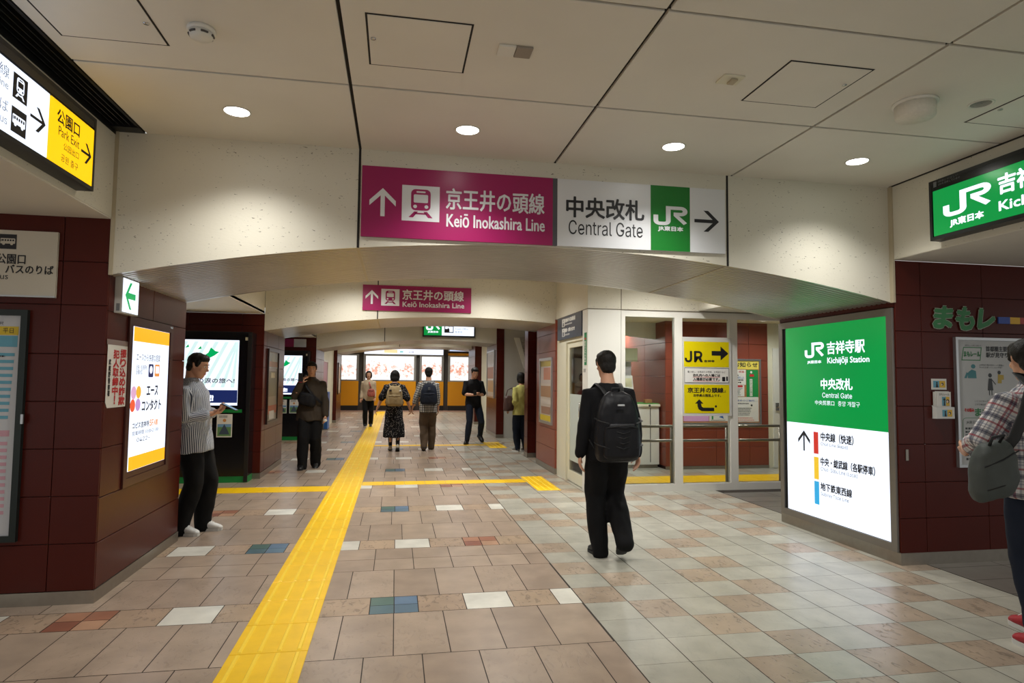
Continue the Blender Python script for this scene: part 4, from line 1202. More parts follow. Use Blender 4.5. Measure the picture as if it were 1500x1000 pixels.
m = MB(); txt(m, 'きっぷの購入・精算', 5.34, 1.60, 5.8, 1.64, yy, 1); scribble(m, 5.34, 1.42, 5.8, 1.58, yy, 4, 0, 4); txt(m, '踏切事故防止', 5.45, 1.50, 5.8, 1.54, yy - .0008, 2); L.part('lettering', m, [INK, mat('red print', ''), mat('blue print', '#2f62a8', .5)])
L, yy = sheet('b', 'tall green paper with a white band on the notice board', 5.84, 1.195, 6.06, 1.655, mat('sheet green', '#1d8a44', .5), 0)
m = MB(); m.rect(5.90, 1.21, 5.95, 1.50, yy, 0); vtxt(m, '安全へのお願い', 5.905, 1.22, 5.945, 1.49, yy - .001, 2); m.flat(circ(5.93, 1.615, .02), yy, 0); m.rect(5.90, 1.54, 5.98, 1.58, yy, 1); L.part('print', m, [PAPER, mat('red print', ''), mat('sheet green', '')])
L, yy = sheet('c', 'white paper with a red heading on the notice board', 5.52, 1.205, 5.80, 1.395, PAPER, 0)
m = MB(); m.flat(rrect(5.55, 1.36, 5.77, 1.392, .01), yy, 1); scribble(m, 5.55, 1.22, 5.78, 1.35, yy, 6, 0, 6); L.part('lettering', m, [mat('grey print', ''), mat('red print', '')])
L, yy = sheet('d', 'large white paper with faint red print at the lower right of the notice board', 5.52, .782, 6.06, 1.195, PAPER, 0)
m = MB(); txt(m, '乗車券のご案内', 5.6, 1.12, 5.98, 1.15, yy, 2); scribble(m, 5.58, 1.07, 5.95, 1.10, yy, 1, 0, 7); m.flat(circ(5.93, 1.055, .018), yy, 0); scribble(m, 5.6, .88, 6.0, 1.02, yy, 5, 3, 9); scribble(m, 5.58, .79, 6.02, .86, yy, 2, 1, 11)
L.part('lettering', m, [INK, mat('pale red print', '#d89a94', .5), mat('blue print', ''), mat('grey print', '')])
L, yy = sheet('e', 'pink striped paper at the bottom left of the notice board', 4.70, .79, 5.15, .93, mat('sheet pink', '#d7a6d6', .5), 0)
m = MB(); m.rect(4.70, .895, 5.13, .905, yy); L.part('print', m, PAPER)
L, yy = sheet('f', 'small white paper with little icons right of the pink paper', 5.16, .79, 5.50, .93, PAPER, 0)
m = MB(); m.rect(5.20, .82, 5.23, .88, yy, 0); m.flat([(5.33, .86), (5.42, .83), (5.40, .89)], yy, 2); scribble(m, 5.18, .80, 5.48, .815, yy, 1, 1, 5); L.part('print', m, [mat('sheet green', ''), INK, mat('blue print', '')])
L, yy = sheet('g', 'white paper behind the yellow notice on the notice board', 4.75, 1.0, 5.25, 1.60, PAPER, 0)
m = MB(); scribble(m, 4.8, 1.05, 5.2, 1.55, yy, 9, 0, 5); L.part('lettering', m, mat('grey print', ''))

# ------------------------------------------------------------------ office counter and what stands on it
t = thing('service_counter', 'white service counter with a green mat behind the office glass', 'counter', (3.5, 10.1, 0))
m = MB(); m.box(-.76, -.0, .06, .86, .8, 1.02); m.build('body', mat('counter white', '#d9d7cf', .45), t)
m = MB(); m.box(-.74, .02, 0, .84, .78, .06); m.build('plinth', STEEL, t)
m = MB(); m.rbox(-.78, -.03, 1.02, .875, .82, 1.062, .008, 2); m.build('worktop', CREAM, t)
m = MB(); m.box(-.76, 0, 1.062, .86, .5, 1.078); m.build('mat', mat('green mat', '#4f8a3a', .9, bump=.4, bscale=200), t)
for x in (.28, .68):
    m = MB(); m.cyl((x, -.03, 1.04), (x, -.036, 1.04), .02, n=16); m.build('cap', BLACKM, t)
m = MB(); m.box(.70, -.004, .1, .71, .001, 1.0); m.build('joint', GAP, t)
t = thing('partition_board', 'white pictured screen standing on the office counter', 'screen', (3.45, 10.62, 1.062))
m = MB(); m.rbox(-.70, 0, 0, .62, .02, .76, .004, 1); m.build('sheet', mat('screen white', '#dcd3d6', .35), t)
m = MB()
for (x, z, r, k) in ((.48, .43, .035, 0), (.46, .58, .03, 1), (.1, .4, .03, 0), (.05, .30, .02, 0)): m.flat(circ(x, z, r), -.0012, k)
m.rect(.2, .38, .42, .52, -.0012, 2)
m.build('print', [mat('dot pink', '#d87a92', .5), mat('dot sand', '#d8c298', .5), mat('pale blue patch', '#c4ccd4', .4)], t)
t = thing('shelf_box', 'beige box shelf hanging above the office counter', 'shelf', (3.4, 10.45, 1.80))
m = MB(); m.rbox(-.70, 0, 0, .72, .6, .215, .006, 1); m.build('shell', mat('olive cream', '#c9c7a6', .5), t)
m = MB(); m.box(-.70, 0.01, -.02, .72, .03, 0); m.build('lip', TRIMB, t)
for x, h, w, l in ((.40, .46, .23, 'taller brochure stand with colourful leaflet on the office counter'), (.10, .40, .22, 'shorter brochure stand on the office counter behind the backpack man')):
    t = thing('brochure_stand', l, 'brochure stand', (3.45 + x, 10.18, 1.078), 0, 'brochure stands on the counter')
    m = MB(); m.add([(-w / 2, 0, 0), (w / 2, 0, 0), (w / 2, .12, h), (-w / 2, .12, h), (-w / 2, .012, 0), (w / 2, .012, 0), (w / 2, .135, h), (-w / 2, .135, h)], [(0, 1, 2, 3), (5, 4, 7, 6), (0, 3, 7, 4), (1, 5, 6, 2), (3, 2, 6, 7), (0, 4, 5, 1)])
    m.box(-w / 2, 0.0, 0, w / 2, .16, .012); m.build('stand', WHITEP, t)
    m = MB()
    def sl(x0, z0, x1, z1, mi): m.add([(x0, .12 * z0 / h - .002, z0), (x1, .12 * z0 / h - .002, z0), (x1, .12 * z1 / h - .002, z1), (x0, .12 * z1 / h - .002, z1)], [(0, 1, 2, 3)], mi)
    sl(-w * .46, .05, w * .46, h * .95, 0); sl(-w * .4, h * .58, w * .4, h * .9, 1)
    m2 = m
    for k in range(3): sl(-w * .4 + k * w * .27, h * .25, -w * .4 + k * w * .27 + w * .22, h * .34, 2 + k)
    sl(-w * .25, h * .42, w * .15, h * .52, 2)
    m.build('leaflet', [PAPER, mat('leaf cream', '#ece3b4', .5), mat('leaf blue', '#4a90c4', .5), mat('leaf red', '#c8503c', .5), mat('leaf teal', '#3e9c8c', .5)], t)
t = thing('box', 'small brown box at the right end of the office counter', 'box', (4.22, 10.25, 1.078))
m = MB(); m.rbox(-.06, -.05, 0, .06, .05, .06, .003, 1); m.build('carton', mat('cardboard', '#a5764a', .7), t)

t = thing('added_cabinet', 'added white cabinet lightening the view through the glass office door', 'added_cabinet', (2.82, 9.1, 0))  # pale cabinet added so the interior behind the door looks less dark
m = MB(); m.rbox(-.3, -.3, .04, .2, .3, 1.8, .006, 1); m.build('body', WHITEP, t)
m = MB(); m.box(-.28, -.28, 0, .18, .28, .04); m.build('plinth', STEEL, t)
m = MB(); m.rbox(-.29, -.312, .06, .19, -.3, 1.78, .003, 1); o = m.build('door', CREAM, t)
m = MB(); m.box(.13, -.325, .95, .15, -.312, 1.1); m.build('handle', CHROME, o)
t = thing('strip_light', 'white fluorescent strip light on the office ceiling behind the counter', 'strip light', (3.7, 11.7, 2.45))
m = MB(); m.box(-.7, -.09, -.03, .7, .09, 0); m.build('housing', WHITEP, t)
m = MB(); m.rbox(-.68, -.075, -.055, .68, .075, -.03, .01, 2); m.build('diffuser', mat('strip diffuser', '#fffefa', .3, emit=6.0), t)
l = bpy.data.lights.new('strip_lamp', 'AREA'); l.shape = 'RECTANGLE'; l.size = 1.3; l.size_y = .14; l.energy = 25
lo = bpy.data.objects.new('strip_lamp', l); COL.objects.link(lo); lo.parent = t; lo.location = (0, 0, -.06)

# ------------------------------------------------------------------ black information kiosks
def kiosk(loc, label, flyers):
    t = thing('information_kiosk', label, 'information kiosk', loc, 0, 'black information kiosks')
    m = MB(); m.rbox(-1.42, -.0, .085, 0, .30, 2.075, .008, 2); m.build('body', BLACKG, t)
    m = MB(); m.box(-1.42, .006, 0, 0, .29, .085); m.build('base', mat('kiosk green', '#12803a', .4), t)
    m = MB(); m.box(-1.36, -.004, .955, -.10, .0, 1.0); m.build('stripe', mat('kiosk green', ''), t)
    m = MB(); m.box(-.05, -.012, .01, 0.0, .0, 2.06); m.build('edge', BLACKM, t)
    s = MB(); s.box(-1.33, -.006, 1.055, -.165, -.001, 1.955)
    so = s.build('screen', L_WHITE, t)
    m = MB(); yy = -.0075
    m.rect(-1.328, 1.09, -.167, 1.265, yy, 0)
    for k in range(9):
        x = -1.3 + k * .13
        m.flat([(x, 1.30), (x + .05, 1.30), (x + .35 if x + .35 < -.2 else -.17, 1.93), (x + .30 if x + .30 < -.2 else -.19, 1.93)], yy, 1)
    m.build('band', [mat('lit navy band', '#1c2c66', .4, emit=.75), mat('lit mint', '#d6f2f2', .4, emit=1.0)], so)
    m = MB()
    m.flat([(-.62, 1.73), (-.56, 1.78), (-.53, 1.85), (-.47, 1.80), (-.42, 1.79), (-.48, 1.74), (-.55, 1.70)], yy - .001)
    for (x, z) in ((-.70, 1.82), (-.76, 1.68), (-.86, 1.84)): m.flat([(x, z), (x + .05, z + .01), (x + .04, z + .05)], yy - .001)
    m.build('leaf', L_EXITG, so)
    m = MB(); txt(m, '北海道の癒しの涙の旅へ!', -1.25, 1.36, -.21, 1.43, yy - .001, 0, .004); m.build('lettering', mat('slate print', '#5a6488', .5), so)
    m = MB(); txt(m, 'キャンペーン', -.80, 1.215, -.60, 1.245, yy - .001, 0, .004); txt(m, '涙の旅!', -.82, 1.115, -.48, 1.205, yy - .001, 0, .014); m.build('lettering', L_WHITE, so)
    m = MB(); m.flat(rrect(-.085, 1.955, -.03, 2.0, .005), -.005); m.build('label', mat('label cream', '#c8c2a8', .5), t)
    for x, k in flyers:
        f = MB(); f.box(x, -.006, .62, x + .20, -.001, .935); fo = f.build('flyer', PAPER, t)
        m = MB(); yy = -.0072
        m.rect(x + .012, .635, x + .188, .74 if k else .80, yy, 0); m.rect(x + .012, .76, x + .188, .80, yy - .0005, 1); m.flat([(x + .03, .66), (x + .10, .80), (x + .17, .66)], yy - .001, 2)
        m.flat(circ(x + .1, .85, .022), yy, 3); scribble(m, x + .03, .885, x + .17, .92, yy, 2, 2, 4)
        m.build('print', [mat('flyer green', '#5f8a58', .5), mat('flyer blue', '#6f9cc4', .5), mat('flyer dark', '#3c4a5c', .5), mat('flyer orange', '#c88a4a', .5)], fo)
    return t
k0 = kiosk((-1.985, 9.345, 0), 'black information kiosk with lit screen behind the striped-shirt man', [(-.42, 0), (-.68, 1), (-1.0, 0)])
dup(k0, (-1.99, 15.43, 0), 'far black information kiosk behind the person with the sling bag')
S = Sign('direction_sign', 'small magenta and white sign high on the far left column above the kiosk', 'sign', 15.748, -2.55, 2.17)
S.plate('panel', -2.62, 2.17, -2.40, 2.36, 0, -.012, MAGENTA); S.plate('panel', -2.40, 2.17, -2.12, 2.36, 0, -.012, SIGNW)
t = thing('standing_board', 'blue standing panel beside the far kiosk on the left', 'panel', (-1.85, 18.4, 0))
m = MB(); m.rbox(-.10, 0, .02, .0, .5, 1.05, .01, 1); m.build('board', mat('panel blue', '#1f63b0', .4), t)
m = MB(); m.box(-.12, -.02, 0, .02, .52, .02); m.build('base', STEEL, t)
S = Sign('framed_poster', 'small framed poster on the pale wall above the blue panel', 'poster', -2.0, 18.0, 1.1, '+x')
S.frame('frame', 18.0, 1.1, 19.4, 1.95, .05, 0, -.03, WHITEP); S.plate('sheet', 18.04, 1.14, 19.36, 1.91, 0, -.012, mat('poster mauve', '#a06a7c', .4))

# ------------------------------------------------------------------ framed posters on the passage columns
def poster(label, plane, facing, a0, z0, a1, z1, sheet_hex, frame_m, blocks, w=.04):
    S = Sign('framed_poster', label, 'poster', plane, a0, z0, facing)
    S.frame('frame', a0, z0, a1, z1, w, 0, -.028, frame_m)
    o = S.plate('sheet', a0 + w, z0 + w, a1 - w, z1 - w, 0, -.010, mat('poster ' + sheet_hex, sheet_hex, .3))
    m = MB(); mats = []
    W, H = a1 - a0 - 2 * w, z1 - z0 - 2 * w
    for i, (fx0, fz0, fx1, fz1, hx) in enumerate(blocks):
        m.rect(a0 + w + fx0 * W, z0 + w + fz0 * H, a0 + w + fx1 * W, z0 + w + fz1 * H, -.0115 - i * .0006, len(mats)); mats.append(mat('poster ' + hx, hx, .4))
    S.part('print', m, mats, o)
    return S
poster('brown framed picture poster on the second left column', -1.885, '+x', 9.92, .75, 10.78, 1.875, '#8a8272', mat('dark bronze', '#2c1c18', .3, metal=.4),
       [(.05, .76, .95, .98, '#b9c6cc'), (.05, .78, .95, .86, '#b8927a'), (.1, .35, .9, .72, '#7d7a62'), (.3, .62, .7, .70, '#d8cfa8'), (.05, .1, .95, .22, '#a0563c'), (.2, .02, .7, .14, '#c4c0b8')])
poster('aluminium framed yellow and white poster on the right column beside the office door', 2.44, '-x', -10.64, .735, -9.77, 1.81, '#d2c8be', ALU,
       [(.02, .9, .98, .99, '#c2b048'), (.02, .62, .98, .9, '#cfc6c2'), (.3, .68, .9, .88, '#c98a72'), (.05, .40, .95, .58, '#b08a6a'), (.05, .28, .95, .36, '#d8cfc6'), (.1, .12, .9, .24, '#9f7c6a'), (.02, .01, .98, .1, '#d8bf2a')])
poster('silver framed lit poster on the third right column', 2.47, '-x', -17.3, .97, -16.0, 2.2, '#c8c6c0', ALU,
       [(.05, .7, .95, .95, '#dfe3ea'), (.05, .4, .95, .66, '#b0673a'), (.1, .1, .9, .36, '#c9a06a')])
poster('framed poster on the farthest left column', -1.885, '+x', 21.6, .9, 22.6, 1.95, '#b9b2a4', mat('dark bronze', ''), [(.1, .5, .9, .9, '#c7a07c'), (.1, .1, .9, .4, '#d4d0c8')])
# slanted stair window in the recess
t = thing('stair_window', 'slanted white framed window high on the pale recess wall', 'window', (2.9, 15.7, 1.75))
m = MB(); m.extr([(0, .75), (.14, .75), (.34, .05), (.34, -.02), (.26, -.02)], -.06, 0); m.build('frame', WHITEP, t)
m = MB(); m.extr([(.14, .76), (.9, .9), (.9, .05), (.34, .05)], -.03, 0)
m.build('pane', mat('speckled glass', '#97938f', .3, var=.35, vscale=22), t)
m = MB(); m.extr([(.30, -.02), (.36, -.02), (.36, -.15), (.30, -.15)], -.05, 0); m.build('bracket', STEEL, t)

# ------------------------------------------------------------------ orange shopfront panels at the far end
ORG = mat('orange panel', '#d9940f', .4)
def lit_picture():
    m = bpy.data.materials.new('lit picture'); m.use_nodes = True
    nt = m.node_tree; b = nt.nodes['Principled BSDF']
    tc = nt.nodes.new('ShaderNodeTexCoord'); sp = nt.nodes.new('ShaderNodeSeparateXYZ'); nt.links.new(tc.outputs['Object'], sp.inputs[0])
    n = nt.nodes.new('ShaderNodeTexNoise'); n.inputs['Scale'].default_value = 9; n.inputs['Detail'].default_value = 4; nt.links.new(tc.outputs['Object'], n.inputs['Vector'])
    d = nt.nodes.new('ShaderNodeMath'); d.operation = 'SUBTRACT'; d.inputs[1].default_value = 1.83; nt.links.new(sp.outputs[2], d.inputs[0])
    a = nt.nodes.new('ShaderNodeMath'); a.operation = 'ABSOLUTE'; nt.links.new(d.outputs[0], a.inputs[0])
    mm = nt.nodes.new('ShaderNodeMath'); mm.operation = 'MULTIPLY_ADD'; mm.inputs[1].default_value = .45; nt.links.new(a.outputs[0], mm.inputs[0])
    ad = nt.nodes.new('ShaderNodeMath'); ad.operation = 'MULTIPLY'; ad.inputs[1].default_value = -1; nt.links.new(n.outputs['Fac'], ad.inputs[0]); nt.links.new(ad.outputs[0], mm.inputs[2])
    r = nt.nodes.new('ShaderNodeMapRange'); r.inputs[1].default_value = -.60; r.inputs[2].default_value = -.42; nt.links.new(mm.outputs[0], r.inputs[0])
    mx = nt.nodes.new('ShaderNodeMix'); mx.data_type = 'RGBA'; mx.inputs[6].default_value = lin('#e08a6a'); mx.inputs[7].default_value = lin('#fdfcfa')
    nt.links.new(r.outputs[0], mx.inputs[0]); nt.links.new(mx.outputs[2], b.inputs['Emission Color'])
    b.inputs['Emission Strength'].default_value = 1.1; b.inputs['Base Color'].default_value = (.2, .2, .2, 1); b.inputs['Roughness'].default_value = .3
    return m
LITPIC = lit_picture()
for x0, x1, l in ((-3.4, -1.66, 'orange shopfront panel with a lit window, first from the left at the far end'), (-1.45, .90, 'orange shopfront panel with a lit window under the left half of the white header'),
                  (1.06, 2.16, 'orange shopfront panel with a lit window under the right end of the white header'), (2.36, 3.4, 'orange shopfront panel with a lit window, last on the right at the far end')):
    t = thing('shopfront_panel', l, 'shopfront', (x0, 29.5, 0), 0, 'orange shopfront panels at the far end')
    w = x1 - x0
    m = MB(); m.box(0, -.08, .22, w, 0, 1.32); m.build('board', ORG, t)
    m = MB(); m.box(0, -.075, 1.32, .10, 0, 2.52); m.box(w - .10, -.075, 1.32, w, 0, 2.52); m.box(.10, -.075, 1.32, w - .10, 0, 1.38); m.box(.10, -.075, 2.46, w - .10, 0, 2.52); m.build('frame', ALU, t)
    m = MB(); m.box(.10, -.05, 1.38, w - .10, -.03, 2.46)
    me = m.build('pane', LITPIC, t)
    m = MB(); m.box(0, -.09, 0, w, 0, .22); m.build('plinth', BLACKM, t)
    if x0 > 2: 
        m = MB(); m.box(0, -.078, 2.53, w, 0, 2.64); m.build('top_band', ORG, t)
S = Sign('shop_header', 'long white lit header sign above the orange shopfront at the far end', 'sign', 29.44, -1.42, 2.54)
S.plate('housing', -1.44, 2.53, 2.14, 2.80, 0, -.13, ALU)
o = S.plate('panel', -1.42, 2.545, 2.12, 2.785, -.13, -.14, L_WHITE)
m = MB(); m.rect(-.55, 2.60, .05, 2.75, -.1415, 0); m.rect(.15, 2.62, .3, 2.70, -.1415, 1); txt(m, 'お得', .55, 2.60, .78, 2.70, -.1415, 2); S.part('print', m, [mat('lit pale amber', '#ffe2a8', .4, emit=1.0), mat('lit pale teal', '#9fe0e0', .4, emit=.9), mat('mauve print', '#a8808c', .5)], o)
S = Sign('ceiling_tube', 'bluish lit strip light above the last orange panel at the far end', 'strip light', 29.5, 2.4, 2.72)
S.plate('housing', 2.35, 2.72, 3.4, 2.84, 0, -.1, ALU); S.plate('diffuser', 2.42, 2.735, 3.3, 2.825, -.1, -.11, mat('lit bluish', '#c9dcff', .3, emit=1.0))
# ------------------------------------------------------------------ people
def bake(mb, voxel, smooth=3, wr=0.0, wf=9.0, seed=0.0, clampz=None, bones=None):
    """join overlapping closed shapes into one continuous skin"""
    me = mb.mesh('tmp', [])
    o = bpy.data.objects.new('tmp', me); COL.objects.link(o)
    r = o.modifiers.new('r', 'REMESH'); r.mode = 'VOXEL'; r.voxel_size = voxel; r.adaptivity = 0
    if smooth:
        sm = o.modifiers.new('s', 'SMOOTH'); sm.factor = .5; sm.iterations = smooth
    dg = bpy.context.evaluated_depsgraph_get(); dg.update()
    out = bpy.data.meshes.new_from_object(o.evaluated_get(dg))
    bpy.data.objects.remove(o); bpy.data.meshes.remove(me)
    if wr:
        nrm = [v.normal.copy() for v in out.vertices]
        for v, n in zip(out.vertices, nrm):
            p = v.co
            q = Vector((p.x * wf + seed, p.y * wf, p.z * wf * .55))
            d = noise.noise(q) * wr + noise.noise(q * 2.3) * wr * .5
            v.co = p + n * d
    if clampz is not None:
        for v in out.vertices:
            if v.co.z < clampz: v.co.z = clampz
    out.polygons.foreach_set('use_smooth', [True] * len(out.polygons))
    if bones:
        at = out.attributes.new('pat', 'FLOAT_VECTOR', 'POINT')
        dat = []
        for v in out.vertices:
            best = None
            for (a, b, rad, ref) in bones:
                ab = b - a; t = max(0, min(1, (v.co - a).dot(ab) / ab.length_squared))
                d = (v.co - (a + ab * t)).length - rad
                if best is None or d < best[0]: best = (d, a, b, rad, ref, t)
            d, a, b, rad, ref, t = best
            ax = (b - a).normalized(); rx = (ref - ax * ref.dot(ax)).normalized(); ry = ax.cross(rx)
            w = v.co - a
            dat += [math.atan2(w.dot(ry), w.dot(rx)) * rad, w.dot(ax), 0]
        at.data.foreach_set('vector', dat)
    out.update()
    return out

def ik(a, c, l1, l2, pole):
    a = Vector(a); c = Vector(c); d = c - a
    L = min(d.length, (l1 + l2) * .999)
    dn = d.normalized()
    x = (l1 * l1 - l2 * l2 + L * L) / (2 * L)
    h = math.sqrt(max(l1 * l1 - x * x, 0))
    p = Vector(pole); p = p - dn * p.dot(dn)
    p.normalize()
    return a + dn * x + p * h, a + dn * L

def fabric(name, hexc, rough=.85, var=.08):
    return mat(name, hexc, rough, spec=.25, var=var, vscale=14, bump=.1, bscale=260)
def pattern_mat(name, kind, cols, pitch):
    m = bpy.data.materials.new(name); m.use_nodes = True
    nt = m.node_tree; b = nt.nodes['Principled BSDF']; b.inputs['Roughness'].default_value = .85; b.inputs['Specular IOR Level'].default_value = .25
    at = nt.nodes.new('ShaderNodeAttribute'); at.attribute_name = 'pat'
    sp = nt.nodes.new('ShaderNodeSeparateXYZ'); nt.links.new(at.outputs['Vector'], sp.inputs[0])
    def band(axis, per, lo, hi):
        d = nt.nodes.new('ShaderNodeMath'); d.operation = 'DIVIDE'; d.inputs[1].default_value = per; nt.links.new(sp.outputs[axis], d.inputs[0])
        f = nt.nodes.new('ShaderNodeMath'); f.operation = 'FRACT'; nt.links.new(d.outputs[0], f.inputs[0])
        g = nt.nodes.new('ShaderNodeMath'); g.operation = 'GREATER_THAN'; g.inputs[1].default_value = lo; nt.links.new(f.outputs[0], g.inputs[0])
        l = nt.nodes.new('ShaderNodeMath'); l.operation = 'LESS_THAN'; l.inputs[1].default_value = hi; nt.links.new(f.outputs[0], l.inputs[0])
        mm = nt.nodes.new('ShaderNodeMath'); mm.operation = 'MULTIPLY'; nt.links.new(g.outputs[0], mm.inputs[0]); nt.links.new(l.outputs[0], mm.inputs[1])
        return mm.outputs[0]
    cur = None
    def mix(fac, col, k=1.0):
        nonlocal cur
        mx = nt.nodes.new('ShaderNodeMix'); mx.data_type = 'RGBA'
        if k != 1.0:
            q = nt.nodes.new('ShaderNodeMath'); q.operation = 'MULTIPLY'; q.inputs[1].default_value = k; nt.links.new(fac, q.inputs[0]); fac = q.outputs[0]
        nt.links.new(fac, mx.inputs[0])
        if cur is None: mx.inputs[6].default_value = lin(cols[0])
        else: nt.links.new(cur, mx.inputs[6])
        mx.inputs[7].default_value = lin(col); cur = mx.outputs[2]
    if kind == 'stripe': mix(band(0, pitch, .0, .48), cols[1])
    elif kind == 'plaid':
        for ax in (0, 1):
            for (lo, hi, c, k) in pitch[1]: mix(band(ax, pitch[0], lo, hi), cols[c], k)
    elif kind == 'print':
        tc = nt.nodes.new('ShaderNodeTexCoord')
        n = nt.nodes.new('ShaderNodeTexVoronoi'); n.inputs['Scale'].default_value = pitch; nt.links.new(tc.outputs['Object'], n.inputs['Vector'])
        l = nt.nodes.new('ShaderNodeMath'); l.operation = 'LESS_THAN'; l.inputs[1].default_value = .28; nt.links.new(n.outputs['Distance'], l.inputs[0])
        mix(l.outputs[0], cols[1])
    nt.links.new(cur, b.inputs['Base Color'])
    MATS[name] = m
    return m
SKIN = mat('skin', '#c9987c', .5, spec=.4, var=.04, vscale=20)
HAIR = mat('black hair', '#17130f', .6, spec=.3, bump=.35, bscale=130)
EYEW = mat('eye white', '#e6e2dc', .2); EYED = mat('eye iris', '#20140d', .15)
LIP = mat('lip', '#a8685a', .5)

def person(label, loc, rz, h, feet, hands, hip=(0, 0, .965), lean=0.0, twist=0.0, head=(0, 0), curl=(.5, .5), palm=((0, 0, -1), (0, 0, -1)),
           elbow=((0, 1, -.2), (0, 1, -.2)), voxel=.0075, top=None, bottom=None, shoes=None, hair='short', group='people walking through the concourse', side=0.0):
    """forward is local -y; index 0 is the person's left (+x); all lengths for a 1.745 m figure, then scaled"""
    s = h / 1.788
    root = thing('person', label, 'person', loc, rz, group)
    pel = Vector(hip)
    Rx = Matrix.Rotation(lean, 3, 'X')          # positive lean tips the chest forward (-y)
    Ry = Matrix.Rotation(side, 3, 'Y')
    Rz = Matrix.Rotation(twist, 3, 'Z')
    def tp(x, y, z): return pel + Ry @ (Rx @ (Rz @ Vector((x, y, z)) if z > .1 else Vector((x, y, z))))
    axx = Ry @ (Rx @ (Rz @ Vector((1, 0, 0)))); axy = Ry @ (Rx @ (Rz @ Vector((0, 1, 0)))); axz = (Ry @ Rx) @ Vector((0, 0, 1))
    shl = [tp(.172, .012, .452), tp(-.172, .012, .452)]
    hipj = [pel + Vector((.088, 0, -.03)), pel + Vector((-.088, 0, -.03))]
    ank = [Vector(f[:3]) for f in feet]
    knee = []
    for i in range(2):
        k, a = ik(hipj[i], ank[i], .435, .425, (0.03 * (1 if i == 0 else -1), -1, 0)); knee.append(k); ank[i] = a
    elb, wri = [], []
    for i in range(2):
        hd = Vector(hands[i])
        e, w = ik(shl[i], hd, .285, .25, elbow[i]); elb.append(e); wri.append(w)
    # --- head frame
    hp, hy = head
    Hm = (Ry @ Rx) @ Matrix.Rotation(hy, 3, 'Z') @ Matrix.Rotation(hp, 3, 'X')
    hc = tp(0, -.012, .56) + Hm @ Vector((0, -.012, .135))
    H = lambda x, y, z: hc + Hm @ Vector((x, y, z))
    hx, hyv = Hm @ Vector((1, 0, 0)), Hm @ Vector((0, 1, 0))
    N = 20
    B = MB()
    def tring(m, z, rx, ry, dy=0, nn=24):
        return m.frame(tp(0, dy, z), axx, axy, rx, ry, nn)
    B.rings([tring(B, z, rx, ry, dy) for z, rx, ry, dy in ((-.12, .11, .08, 0), (-.08, .155, .105, .005), (0, .165, .115, .008), (.12, .14, .10, 0), (.28, .155, .112, 0), (.39, .166, .112, .005), (.44, .150, .098, .01), (.49, .108, .076, .014), (.525, .066, .060, .008), (.60, .055, .057, -.006), (.68, .05, .052, -.014))])
    hr = [(-.118, .022, .022, -.052), (-.108, .04, .040, -.042), (-.085, .053, .060, -.028), (-.05, .063, .078, -.012), (-.01, .071, .089, -.003), (.03, .075, .094, .002), (.065, .072, .089, .006), (.09, .060, .073, .008), (.108, .040, .048, .008), (.117, .015, .018, .008)]
    B.rings([B.frame(H(0, dy, z), hx, hyv, rx, ry, N) for z, rx, ry, dy in hr])
    B.limb([H(0, -.088, .022), H(0, -.098, -.005), H(0, -.108, -.022)], [.007, .009, .012], 8)       # nose
    B.ell(H(.010, -.098, -.027), (.008, .009, .006), 8, 6); B.ell(H(-.010, -.098, -.027), (.008, .009, .006), 8, 6)
    B.limb([H(-.042, -.075, .030), H(0, -.090, .030), H(.042, -.075, .030)], [.007, .008, .007], 8)   # brow ridge
    B.limb([H(-.016, -.088, -.054), H(0, -.093, -.053), H(.016, -.088, -.054)], [.005, .0065, .005], 8)
    B.limb([H(-.012, -.086, -.064), H(0, -.091, -.065), H(.012, -.086, -.064)], [.005, .0065, .005], 8)
    for sx in (1, -1):
        B.limb([H(sx * .073, .006, -.025), H(sx * .080, .012, .0), H(sx * .079, .016, .022)], [.007, .010, .012], 8)
        B.ell(H(sx * .048, -.058, -.022), (.018, .02, .018), 10, 8)
    for i in range(2):
        B.limb([tp((.11 if i == 0 else -.11), .010, .448), shl[i], shl[i].lerp(elb[i], .5), elb[i], elb[i].lerp(wri[i], .3), wri[i]], [.034, .040, .041, .037, .039, .026])
        # hand
        fd = (wri[i] - elb[i]).normalized()
        pn = Vector(palm[i]); pn = (pn - fd * pn.dot(fd)).normalized()
        sd = fd.cross(pn).normalized()
        thumb_s = None
        # thumb side points forward/up for relaxed hands: choose the side pointing most to -y, +z
        thumb_s = sd if (sd.dot(Vector((0, -1, .35))) > 0) else -sd
        w = wri[i]
        c0 = w + fd * .045
        B.rings([B.frame(w + fd * k, sd, pn, a, b, 12) for k, a, b in ((-.015, .022, .018), (.01, .027, .016), (.04, .037, .014), (.075, .040, .012), (.088, .034, .009))])
        cu = curl[i]
        for f in range(4):
            off = (f - 1.5) * .0195
            base = w + fd * (.080 - abs(f - 1.2) * .004) + thumb_s * (-off)
            ln = [.036, .042, .040, .031][3 - f] if True else .04
            d = fd.copy(); P = [base - fd * .012, base]; q = base
            for seg, kf in enumerate((1.0, .72, .55)):
                d = (d * math.cos(cu * .75) + pn * math.sin(cu * .75)).normalized() if True else d
                pn_l = pn
                q = q + d * ln * kf; P.append(q)
                pn2 = (pn - fd * .0)
            B.limb(P, [.0095, .0095, .009, .0082, .007], 8)
        tb = w + fd * .022 + thumb_s * .026
        td = (fd * .62 + thumb_s * .62 + pn * .35).normalized()
        t1 = tb + td * .038; td2 = (fd * .85 + thumb_s * .18 + pn * (.25 + cu * .4)).normalized(); t2 = t1 + td2 * .030; t3 = t2 + td2 * .018
        B.limb([tb - td * .012, tb, t1, t2, t3], [.012, .0125, .0105, .0095, .008], 8)
